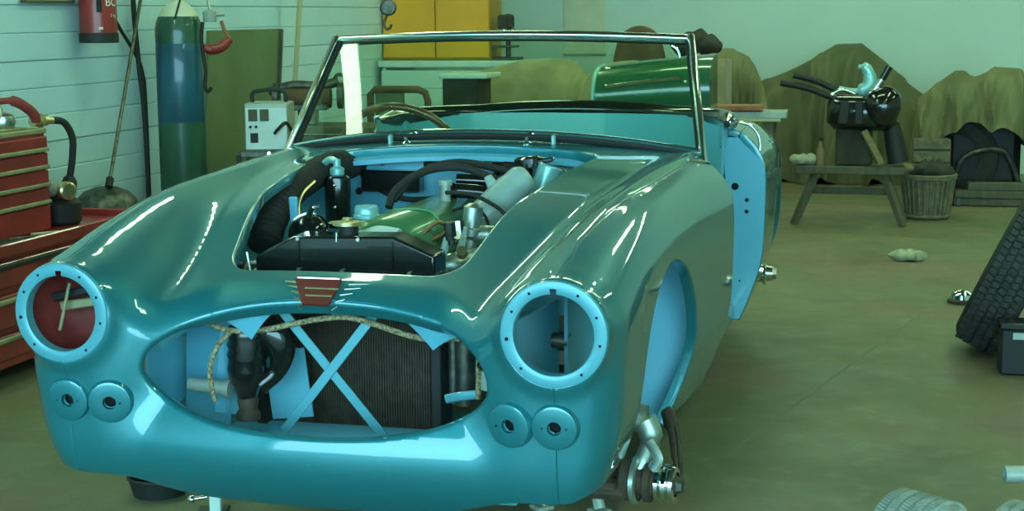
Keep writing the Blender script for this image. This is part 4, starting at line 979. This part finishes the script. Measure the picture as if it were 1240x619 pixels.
    for q in ((-2.14, 5.0), (-1.81, 5.09)): obj('wheel', MB().lathe([(0, .014), (.07, .014), (.072, 0), (.07, -.014), (0, -.014)], (q[0], q[1], .875), (.97, .24, 0), 22), 'dark_steel', v)
    obj('wheel_guard', MB().tube(spline([(-1.84, 5.07, .94), (-1.82, 5.07, .985), (-1.78, 5.08, .975), (-1.765, 5.08, .92)], 5), .010, 8), 'dark_steel', v)
    obj('stand_base', MB().box((-1.98, 5.05, .815), (.22, .14, .03), rotz(.24), .006).box((-1.98, 5.05, .770), (.10, .10, .10), rotz(.24), .006), 'dark_steel', v)
    w = thing('side_bench', 'small dark workbench with a curved tube frame', 'bench', (-1.90, 5.1, 0))
    obj('bench_top', MB().box((-1.92, 5.10, .70), (.62, .42, .035), rotz(.1), .004), 'wood_grey', w)
    for a, q in ((-2.18, 4.95), (-1.66, 4.98), (-2.20, 5.25), (-1.68, 5.28)): obj('leg', MB().box((a, q, .34), (.05, .05, .685), None, .004), 'wood_grey', w)
    obj('front_cloth', MB().box((-1.92, 4.88, .52), (.56, .02, .32), rotz(.1), .004), 'dark_cloth', w)
    u = thing('tube_frame', 'bent brown tube frame standing beyond the steering wheel', 'frame', (-1.75, 6.1, 0))
    obj('hoop', MB().tube([(-2.0, 6.1, .0), (-2.0, 6.1, .83), (-1.97, 6.1, .86), (-1.70, 6.1, .86), (-1.655, 6.1, .84), (-1.64, 6.1, .79), (-1.64, 6.1, 0)], .022, 10), 'brown_cloth', u, 60)
    obj('seat_panel', MB().box((-1.88, 6.11, .76), (.18, .02, .16), None, .004), 'board_green', u)
    pl = thing('wooden_lath', 'thin pale wooden lath leaning against the boarded wall', 'lath', (-2.45, 5.9, 0))
    obj('lath', MB().box((-2.49, 6.14, .98), (.012, .055, 2.05), (roty(.09)@rotx(-.02)), .002), 'pale_wood', pl)
    obj('end_block', MB().box((-2.40, 6.16, .0175), (.05, .07, .035), None, .003), 'pale_wood', pl)
left_wall_things()

def far_corner():
    b = thing('corner_bench', 'pale painted corner workbench with boarded front under the yellow cupboard', 'workbench', (-2.1, 8.25, 0))
    obj('worktop', MB().box((-2.02, 8.25, .952), (1.10, .75, .045), None, .006), 'white_plastic', b)
    for k in range(7): obj('front_board', MB().box((-2.05, 7.905, .065+.13*k), (1.0, .03, .126), None, .004), 'wall_plain', b)
    for x in (-2.53, -1.57): obj('side_board', MB().box((x, 8.25, .465), (.03, .70, .92), None, .004), 'wall_plain', b)
    c = thing('wall_cupboard', 'tall yellow two door cupboard standing on the corner bench', 'cupboard', (-2.24, 8.2, .975))
    obj('carcass', MB().box((-2.19, 8.23, 1.50), (.80, .34, 1.05), None, .004), 'yellow_dark', c)
    for x in (-2.388, -1.99): 
        d = obj('door', MB().box((x, 8.05, 1.505), (.39, .02, 1.02), None, .004), 'yellow', c)
        sub('handle', MB().box((x+(.16 if x < -2.2 else -.16), 8.033, 1.50), (.014, .016, .10), None, .003), 'steel', d)
    h = thing('hoist_hook', 'dark pulley block and hook hanging on a chain from the ceiling', 'hoist', (-1.42, 4.76, 1.20))
    obj('chain', MB().tube([(-1.42, 4.76, 1.40), (-1.42, 4.76, 3.3)], .007, 6), 'dark_steel', h)
    obj('block', MB().lathe([(0, .022), (.034, .02), (.042, .01), (.042, -.01), (.034, -.02), (0, -.022)], (-1.42, 4.76, 1.335), (.25, -.95, 0), 20).box((-1.42, 4.76, 1.385), (.03, .03, .05), None, .004), 'dark_steel', h)
    obj('hook', MB().tube(spline([(-1.425, 4.76, 1.30), (-1.438, 4.76, 1.275), (-1.443, 4.76, 1.25), (-1.43, 4.76, 1.228), (-1.412, 4.76, 1.235), (-1.405, 4.76, 1.252)], 5), .007, 8), 'dark_steel', h, 60)
    v = thing('pillar_drill', 'dark pillar drill standing beside the yellow cupboard', 'drill', (-1.72, 8.2, .975))
    obj('base', MB().box((-1.70, 8.2, .985), (.20, .18, .02), None, .004), 'dark_steel', v); obj('column', MB().cyl((-1.70, 8.24, .99), (-1.70, 8.24, 1.30), .018), 'dark_steel', v)
    obj('head', MB().box((-1.70, 8.17, 1.245), (.085, .18, .10), None, .012), 'dark_cloth', v); obj('table', MB().box((-1.70, 8.16, 1.07), (.17, .14, .016), None, .003), 'dark_steel', v)
    obj('chuck', MB().lathe([(.02, .05), (.022, .02), (.01, -.01), (.004, -.05), (0, -.05)], (-1.70, 8.12, 1.15), (0, 0, 1), 12), 'steel', v)
    obj('feed_handle', MB().cyl((-1.655, 8.15, 1.22), (-1.60, 8.10, 1.165), .006), 'steel', v)
    s = thing('dark_crate', 'dark upright crate with a pale lid beyond the steering wheel', 'crate', (-1.45, 6.35, 0))
    obj('crate_body', MB().box((-1.47, 6.35, .46), (.22, .30, .92), None, .006), 'dark_cloth', s); obj('lid', MB().box((-1.45, 6.35, .935), (.30, .34, .03), None, .006), 'white_plastic', s)
    n = thing('wall_poster', 'cream notice board fixed on the plain end wall', 'notice', (-1.59, 10.39, .95))
    obj('sheet', MB().box((-1.59, 10.388, 1.42), (.36, .016, .90), None, .003), 'cream', n)
    obj('bottom_bar', MB().box((-1.59, 10.378, .965), (.37, .02, .02), None, .003), 'pale_green', n)
far_corner()

def drape(name, label, cat, pts, m, depth_dir=(0, 1), seed=1, folds=9, amp=.05, group=None, hem=None, n=96, cat_label=None):
    """cloth over a ridge: pts = (x, y, z_ridge, half_front, half_back, hem_z)"""
    rr = random.Random(seed); ph = [rr.uniform(0, 6.28) for _ in range(6)]
    t = thing(name, label, cat, (sum(p[0] for p in pts)/len(pts), sum(p[1] for p in pts)/len(pts), 0), group)
    xs = np.linspace(0, len(pts)-1, n); A = np.array(pts, float); idx = np.arange(len(pts))
    def ip(c):
        f = nspl(list(zip(idx, A[:, c]))); lin = np.interp(xs, idx, A[:, c]); return .35*f(xs)+.65*lin
    X, Y, Z, HF, HB, HZ = [ip(c) for c in range(6)]
    rows = []
    T = np.linspace(-1, 1, 49)
    for i in range(n):
        row = []
        s = xs[i]
        for tt in T:
            a = abs(tt); hw = HF[i] if tt < 0 else HB[i]; k1 = s+.55*tt; k2 = s-.8*tt
            rg = lambda u: 1-2*abs(math.sin(u))**.75
            w = .8*rg(k1*folds*.42+ph[0])+.7*rg(k2*folds*.61+ph[1])+.35*rg(k1*folds*1.3+ph[2])+.2*math.sin(k2*folds*3.1+ph[4])
            flat = .36
            if a < flat: out = a/flat*hw*.55; drop = .10*(a/flat)**1.6
            else:
                q = (a-flat)/(1-flat); out = hw*(.55+.45*q**.65); drop = .10+.90*q**1.15
            z = Z[i]-(Z[i]-HZ[i])*drop
            z += amp*.45*rg(k2*folds*.5+ph[3])*math.sin(PI*min(1, a*1.15+.08))
            if a > .97: z += amp*.5*math.sin(s*folds*.9+ph[5])
            yy = Y[i]+math.copysign(1, tt)*(out+amp*w*a**.8*1.0)
            row.append(V3((X[i]+amp*.4*math.sin(k1*folds*.8+ph[1])*a, yy, max(.004, z))))
        rows.append(row)
    mb = MB().loft(rows)
    # closed ends hang straight down
    for r, sgn in ((rows[0], -1), (rows[-1], 1)):
        lo = [V3((p.x+sgn*(.02+.02*math.sin(k*.9)), p.y, max(.004, rows[0][0].z if False else .01))) for k, p in enumerate(r)]
        mid = [(a*.5+b*.5)+V3((sgn*.02*math.sin(k*.7), 0, 0)) for k, (a, b) in enumerate(zip(r, lo))]
        mb.loft([r, mid, lo])
    return obj('cloth', mb, m, t, 70), t

def covered_things():
    # beige sheet over seats and boxes beyond the screen
    drape('dust_sheet', 'beige dust sheet spread over boxed parts beyond the windscreen', 'dust sheet', [(-1.66, 7.05, .80, .25, .25, .02), (-1.58, 7.05, .93, .28, .28, .02), (-1.3, 7.05, 1.01, .28, .28, .02), (-.95, 7.1, 1.00, .28, .28, .02), (-.88, 7.1, .91, .28, .28, .02), (-.75, 7.1, .99, .28, .28, .02), (-.55, 7.1, 1.0, .28, .28, .02)], 'tan_cloth', seed=4, folds=4, amp=.045)
    # green car panel with chrome strip
    g = thing('green_car_panel', 'dark green car wing panel with a bright chrome strip', 'car panel', (-.2, 5.3, 0))
    sec = [(-.05, .80), (-.075, .86), (-.07, .95), (-.04, 1.01), (.02, 1.05), (.12, 1.075), (.24, 1.08)]
    rows = []
    for k, x in enumerate(np.linspace(-.46, .13, 15)):
        u = min(1.0, (x+.46)/.59); rows.append([V3((x, 5.30+a+.10*u, z-.055*(1-u)**1.3*((z-.6)/.45))) for a, z in [(-.05, .42)]+sec+[(.26, .9), (.26, .42)]])
    mb = MB().loft(rows); m = len(rows[0]); mb.f.append(tuple(range(m))); mb.f.append(tuple(range(len(mb.v)-m, len(mb.v))))
    obj('panel', mb, 'car_green', g, 40)
    obj('chrome_strip', MB().tube([V3((-.40, 5.23, .922)), V3((-.22, 5.26, .944)), V3((-.02, 5.29, .966))], .010, 8), 'bright_trim', g)
    obj('end_edge', MB().tube([rows[0][k]+V3((-.006, 0, 0)) for k in range(1, 8)], .012, 8), 'cap_teal', g, 60)
    obj('chrome_stud', MB().ell((-.40, 5.29, 1.012), (.02, .02, .012)), 'chrome', g); obj('chrome_stud', MB().ell((.01, 5.285, .945), (.01, .01, .01)), 'chrome', g)
    obj('stand', MB().box((-.17, 5.47, .21), (.50, .20, .42), None, .01), 'wood_grey', g)
    # brown seat
    s = thing('brown_seat', 'round backed brown car seat among the covered parts', 'seat', (-.68, 7.75, 0))
    prof = [(.16*math.cos(a)*(1 if a < PI/2 else 1), .0) for a in (0,)]
    poly = [(-.17, .35), (.17, .35), (.185, .85), (.175, 1.0), (.15, 1.10), (.10, 1.18), (.04, 1.215), (-.04, 1.215), (-.10, 1.18), (-.15, 1.10), (-.175, 1.0), (-.185, .85)]
    o = obj('backrest', MB().prism(poly, (-.66, 7.82, 0), (1, 0, 0), (0, 0, 1), .12), 'brown_cloth', s, 60); bv = o.modifiers.new('bevel', 'BEVEL'); bv.width = .035; bv.segments = 3; bv.limit_method = 'ANGLE'
    o = obj('cushion', MB().box((-.66, 7.62, .30), (.40, .44, .16), None, .04), 'brown_cloth', s)
    for x in (-.82, -.50): obj('runner', MB().box((x, 7.66, .11), (.03, .42, .22), None, .004), 'dark_steel', s)
    k = thing('folded_hood', 'dark folded fabric bundle lying on the tan crate', 'fabric', (-.36, 7.65, 1.0))
    for j, (dx, dz, r_) in enumerate(((.02, .0, .075), (.10, .035, .08), (.17, .0, .065))):
        obj('fold', MB().ell((-.36+dx, 7.68, 1.088+dz*.6), (.10, .16, r_), 16, 10, None, lambda p: (p.x, p.y, p.z+.012*math.sin(p.x*60))), 'dark_cloth', k, 80)
    w = thing('tan_crate', 'tall tan packing crate holding the folded fabric bundle', 'crate', (-.30, 7.7, 0))
    for a in range(4): obj('plank', MB().box((-.40+.10*a, 7.55, .50), (.097, .03, 1.0), None, .004), 'tan_cloth', w)
    obj('crate_core', MB().box((-.25, 7.74, .495), (.39, .36, .99)), 'tan_cloth', w)
    # plank bench
    pb = thing('plank_bench', 'low bench of brown planks in front of the draped shapes', 'bench', (.12, 6.7, 0))
    obj('plank', MB().box((.03, 6.66, .735), (.50, .20, .03), rotz(.05), .003), 'orange_wood', pb)
    obj('plank', MB().box((.12, 6.70, .695), (.60, .24, .04), rotz(.05), .003), 'grey_metal', pb)
    obj('lath', MB().box((.26, 6.60, .665), (.26, .04, .018), rotz(.02), .003), 'pale_wood', pb)
    for x in (-.10, .32): obj('trestle_leg', MB().box((x, 6.70, .337), (.06, .20, .675), None, .004), 'wood_grey', pb)
    # draped shapes
    drape('draped_cover', 'khaki cloth cover hanging over a tall narrow shape', 'cover', [(-.33, 8.3, .80, .18, .2, .02), (-.26, 8.3, 1.02, .2, .2, .02), (-.14, 8.3, 1.06, .22, .2, .02), (-.02, 8.3, 1.02, .22, .2, .02), (.06, 8.3, .94, .22, .2, .02), (.15, 8.3, .70, .2, .2, .02)], 'tarp', seed=9, folds=6, amp=.05, n=72)
    drape('car_tarp', 'large khaki tarpaulin draped over a parked car shape', 'tarpaulin', [(-.06, 9.75, .74, .40, .5, .01), (.17, 9.75, .85, .46, .5, .01), (.40, 9.75, .96, .52, .5, .01), (.54, 9.75, 1.06, .54, .5, .01), (.74, 9.75, 1.045, .54, .5, .01), (.91, 9.75, .93, .52, .5, .01), (1.08, 9.75, .76, .46, .5, .01), (1.3, 9.75, .62, .42, .5, .01), (1.5, 9.75, .55, .40, .5, .01)], 'tarp_dark', seed=5, folds=3.4, amp=.085)
    cl, t = drape('motor_cover', 'khaki tarpaulin bunched over a machine with dark gap beneath', 'tarpaulin', [(1.17, 8.72, .70, .34, 0.30, .40), (1.28, 8.72, .78, .36, 0.30, .36), (1.42, 8.72, .89, .38, 0.30, .50), (1.55, 8.72, .85, .40, 0.30, .52), (1.70, 8.72, .91, .40, 0.30, .50), (1.85, 8.72, .90, .40, 0.30, .44), (1.97, 8.72, .72, .38, 0.30, .25), (2.06, 8.72, .45, .36, 0.30, .02)], 'tarp', seed=12, folds=4.5, amp=.06)
    mchn = thing('shrouded_machine', 'dark machine standing in shadow beneath the bunched tarpaulin', 'machine', (1.6, 8.72, 0))
    obj('engine_mass', MB().box((1.62, 8.76, .33), (.50, .45, .50), None, .05), 'black_matt', mchn)
    obj('wheel', MB().lathe([(.16, -.04), (.25, -.045), (.28, -.02), (.28, .02), (.25, .045), (.16, .04)], (1.45, 8.57, .285), (.2, 1, 0), 28, closed_prof=True), 'tyre', mchn)
    obj('frame_tube', MB().tube(spline([(1.40, 8.47, .05), (1.50, 8.47, .30), (1.75, 8.49, .34), (1.86, 8.49, .12)], 6), .02, 8), 'dark_steel', mchn)
    bx = thing('ribbed_crate', 'grey ribbed crate tucked beside the bunched tarpaulin', 'crate', (1.27, 8.18, 0))
    for k in range(5): obj('slat', MB().box((1.27, 8.05, .08+.085*k), (.24, .02, .07), rotz(.1), .003), 'wicker', bx)
    obj('crate_box', MB().box((1.27, 8.19, .22), (.23, .24, .44), rotz(.1), .004), 'wood_grey', bx)
    for k, (x, y, z, L) in enumerate(((1.74, 8.16, .03, .62), (1.72, 8.15, .0805, .58), (1.76, 8.17, .131, .50))):
        tt = thing('floor_plank', ('thick bottom plank', 'middle plank', 'short top plank')[k]+' of the pile before the dark machine', 'plank', (x, y, z-.025)); 
        obj('timber', MB().box((x, y, z), (L, .12, .05), rotz(.05*k-.03), .005), 'wood_grey', tt); obj('end_band', MB().box((x-L/2+.03, y, z), (.03, .124, .0515), rotz(.05*k-.03), .002), 'dark_steel', tt)
    # trestle with the black unit
    y = 7.08; tr = thing('low_trestle', 'low dark wooden trestle with splayed legs', 'trestle', (.78, y, 0))
    obj('beam', MB().box((.78, y, .335), (.66, .20, .05), None, .006), 'wood_grey', tr)
    for sx in (-1, 1):
        for sy in (-1, 1):
            obj('leg', MB().tube([(.78+sx*.33, y+sy*.14, .0), (.78+sx*.20, y+sy*.05, .33)], [.024, .028], 4), 'wood_grey', tr, 0)
    obj('rail', MB().box((.78, y, .20), (.46, .03, .04), None, .004), 'wood_grey', tr)
    e = thing('black_drive_unit', 'black drive unit with chrome fittings and two long black handles', 'machine part', (.85, y, .36))
    def blob(p): return (p.x*(1+.10*math.sin(p.z*22)), p.y, p.z*(1+.10*math.sin(p.x*16)))
    obj('body', MB().box((.845, y, .685), (.42, .22, .21), roty(.03), .045), 'black_gloss', e, 60)
    obj('bulge', MB().ell((.965, y-.06, .72), (.115, .10, .13), 18, 12, None, blob), 'black_gloss', e, 80)
    obj('rib', MB().box((.74, y-.115, .69), (.06, .02, .14), roty(.1), .006).box((.83, y-.115, .69), (.05, .02, .14), None, .006), 'black_matt', e)
    obj('leg_strut', MB().tube([(1.02, y-.02, .62), (1.05, y-.03, .48), (1.072, y-.03, .385)], [.05, .06, .065], 10), 'black_matt', e, 60)
    obj('support_post', MB().box((.80, y, .478), (.22, .12, .235), None, .01), 'dark_cloth', e)
    obj('brace', MB().tube([(.86, y-.10, .58), (.97, y-.11, .38)], .022, 6), 'wood', e)
    for a, b in (((.66, y, .775), (.345, y-.01, .865)), ((.69, y+.03, .815), (.42, y+.02, .912))):
        obj('handle', MB().tube(spline([a, V3(a)*.5+V3(b)*.5+V3((0, 0, .015)), b], 5), .020, 8), 'black_matt', e, 60)
    obj('chrome_lever', MB().tube(spline([(.66, y-.02, .80), (.72, y-.02, .825), (.80, y-.03, .80)], 5), .012, 8), 'chrome', e, 60); obj('chrome_lever', MB().cyl((.90, y-.05, .80), (.96, y-.05, .89), .024), 'chrome', e); obj('grip', MB().cyl((.955, y-.05, .885), (1.00, y-.05, .97), .023, n=12), 'black_gloss', e)
    obj('chrome_knob', MB().ell((.90, y-.07, .80), (.025, .02, .025)), 'chrome', e); obj('chrome_knob', MB().ell((.665, y-.05, .795), (.016, .016, .016)), 'chrome', e)
    obj('pale_hook', MB().tube(spline([(.70, y, .83), (.80, y, .815), (.87, y, .84), (.885, y, .90), (.86, y, .955), (.815, y, .965)], 6), [.018]*8+[.04]*12+[.034]*7+[.014]*4, 12, flat=.5), 'cap_teal', e, 60)
    b = thing('bottle', 'small brown bottle standing on the low trestle', 'bottle', (.60, y-.02, .36)); obj('glass_body', MB().lathe([(0, 0), (.025, 0), (.026, .09), (.012, .12), (.012, .15)], (.60, y-.04, .36), (0, 0, 1), 14), 'wood', b); obj('cap', MB().cyl((.60, y-.04, .51), (.60, y-.04, .53), .014, n=12), 'black_matt', b)
    def rag(nm, lb, c, s, seed, m='rag'):
        r_ = random.Random(seed); a = [r_.uniform(0, 6) for _ in range(4)]; o = obj(nm, MB().ell(c, s, 26, 14, None, lambda p: (p.x*(1+.22*math.sin(p.y*90+a[0])), p.y*(1+.2*math.sin(p.x*70+a[1])), max(-s[2]*.9, p.z*(1+.45*math.sin(p.x*60+a[2])*math.cos(p.y*55+a[3]))))), m, None, 80); o['label'] = lb; o['category'] = 'rag'
    rag('rag', 'crumpled pale rag lying on the low trestle', (.50, y-.03, .394), (.075, .06, .033), 3)
    rag('rag', 'crumpled pale rag dropped alone on the open floor', (1.15, 5.58, .028), (.085, .055, .030), 8)
    # basket
    bk = thing('wicker_basket', 'round wicker waste basket filled with crumpled rags', 'basket', (1.25, 7.42, 0)); c = V3((1.25, 7.42, 0))
    obj('base', MB().lathe([(0, .004), (.125, .004), (.128, .016), (0, .016)], c, (0, 0, 1), 28), 'wicker', bk)
    for k in range(26):
        a = 2*PI*k/26; obj('stake', MB().tube([c+V3((.128*math.cos(a), .128*math.sin(a), .01)), c+V3((.165*math.cos(a), .165*math.sin(a), .27))], .010, 6), 'wicker', bk)
    obj('liner', MB().lathe([(.122, .01), (.158, .265)], c, (0, 0, 1), 28), 'wicker', bk)
    for z, r_ in ((.02, .132), (.26, .168), (.275, .170)): obj('hoop', MB().tube([c+V3((r_*math.cos(a), r_*math.sin(a), z)) for a in np.linspace(0, 2*PI, 30, endpoint=False)], .011, 8, closed=True), 'wicker', bk, 80)
    rag('rag', 'dark green rag heaped in the wicker basket', (1.27, 7.40, .30), (.12, .10, .06), 5, 'dark_cloth'); rag('rag', 'pale brown rag at the edge of the wicker basket', (1.12, 7.31, .325), (.045, .045, .030), 6, 'wood')
covered_things()

def tyre(name, label, cx, R, m, major=.315, wk=1.0, group=None):
    t = thing(name, label, 'tyre', cx, group)
    def tr(p): return V3(cx)+R@V3(p)
    prof = [(.205, -.06), (.215, -.072), (.25, -.084), (.285, -.083), (.303, -.074), (.311, -.066), (.313, -.03), (.313, .03), (.311, .066), (.303, .074), (.285, .083), (.25, .084), (.215, .072), (.205, .06), (.212, .055), (.25, .072), (.295, .06), (.295, -.06), (.25, -.072), (.212, -.055)]
    k = major/.315
    mb = MB().lathe([(a*k, b*wk) for a, b in prof], (0, 0, 0), (0, 0, 1), 56, closed_prof=True); mb.v = [tuple(tr(p)) for p in mb.v]
    obj('carcass', mb, m, t, 50)
    # tread: rows of raised blocks, one part per rib
    for row, b in enumerate((-.056, -.028, 0, .028, .056)):
        q = MB(); N = 78
        for i in range(N):
            a = 2*PI*(i+.5*(row % 2))/N; r0 = .3175*k if row not in (0, 4) else .315*k
            Rl = Matrix.Rotation(a, 3, 'Z')
            q.box(tr(Rl@V3((r0, 0, b*wk))), (.012, 2*PI*.315*k/N*.80, .0215*wk), R@Rl@rotx(.25*(1 if row % 2 else -1)), .0)
        o = obj('tread_rib', q, 'tread' if m == 'tyre' else m, t, 0); o['kind'] = 'stuff'
    return t
def right_side():
    # tyre leaning: axis tipped
    ax = V3((.90, -.124, -.42)).normalized()
    z = ax; x = V3((0, 0, 1)); x = (x-z*x.dot(z)).normalized(); y = z.cross(x); R = Matrix((x, y, z)).transposed()
    low = .32*math.sqrt(1-ax.z**2)+.075*abs(ax.z)
    tyre('road_tyre', 'black treaded tyre leaning over onto the black battery box', (1.565, 3.36, low), R, 'tyre', .33, 1.12)
    b = thing('battery_box', 'black battery box with a pale label strip', 'battery', (1.62, 3.06, 0))
    obj('case', MB().box((1.605, 2.975, .085), (.22, .11, .17), rotz(.06), .008), 'black_matt', b); obj('lid', MB().box((1.605, 2.975, .18), (.23, .12, .025), rotz(.06), .005), 'black_gloss', b)
    obj('label_strip', MB().box((1.60, 2.919, .145), (.12, .003, .024), rotz(.06), .0), 'tape_label', b)
    hb = thing('chrome_hubcap', 'small chrome cap lying near the leaning tyre', 'hubcap', (1.40, 4.38, 0)); obj('dome', MB().lathe([(.055, 0), (.05, .02), (.03, .035), (0, .04)], (1.40, 4.38, .02), (0, 0, 1), 20), 'chrome', hb); obj('rim', MB().lathe([(.065, .0), (.065, .012), (.05, .02)], (1.40, 4.38, .002), (0, 0, 1), 20), 'rust', hb)
    z = V3((.80, -.60, 0)).normalized(); x = V3((0, 0, 1)); y = z.cross(x); R = Matrix((x, y, z)).transposed()
    tyre('kart_tyre', 'small pale dusty tyre standing clear of the grey steel tube', (1.225, .66, .105), R, 'tyre_dusty', .104, group=None)
    tyre('kart_tyre', 'small pale dusty tyre below the grey steel tube', (1.475, .70, .094), R, 'tyre_dusty', .093, group=None)
    g = thing('steel_tube', 'short grey steel axle tube on a stand above a dusty tyre', 'tube', (1.55, .98, 0))
    obj('pipe', MB().lathe([(.017, 0), (.021, 0), (.021, .36), (.017, .36)], (1.418, .94, .196), (1, .22, 0), 20, closed_prof=True), 'grey_metal', g)
    obj('clamp', MB().box((1.60, .98, .2), (.05, .07, .07), rotz(.22), .006), 'grey_metal', g)
    obj('post', MB().cyl((1.60, .98, .01), (1.60, .98, .19), .018), 'grey_metal', g)
    obj('foot', MB().box((1.60, .98, .006), (.16, .16, .012), rotz(.22), .003), 'grey_metal', g)
right_side()
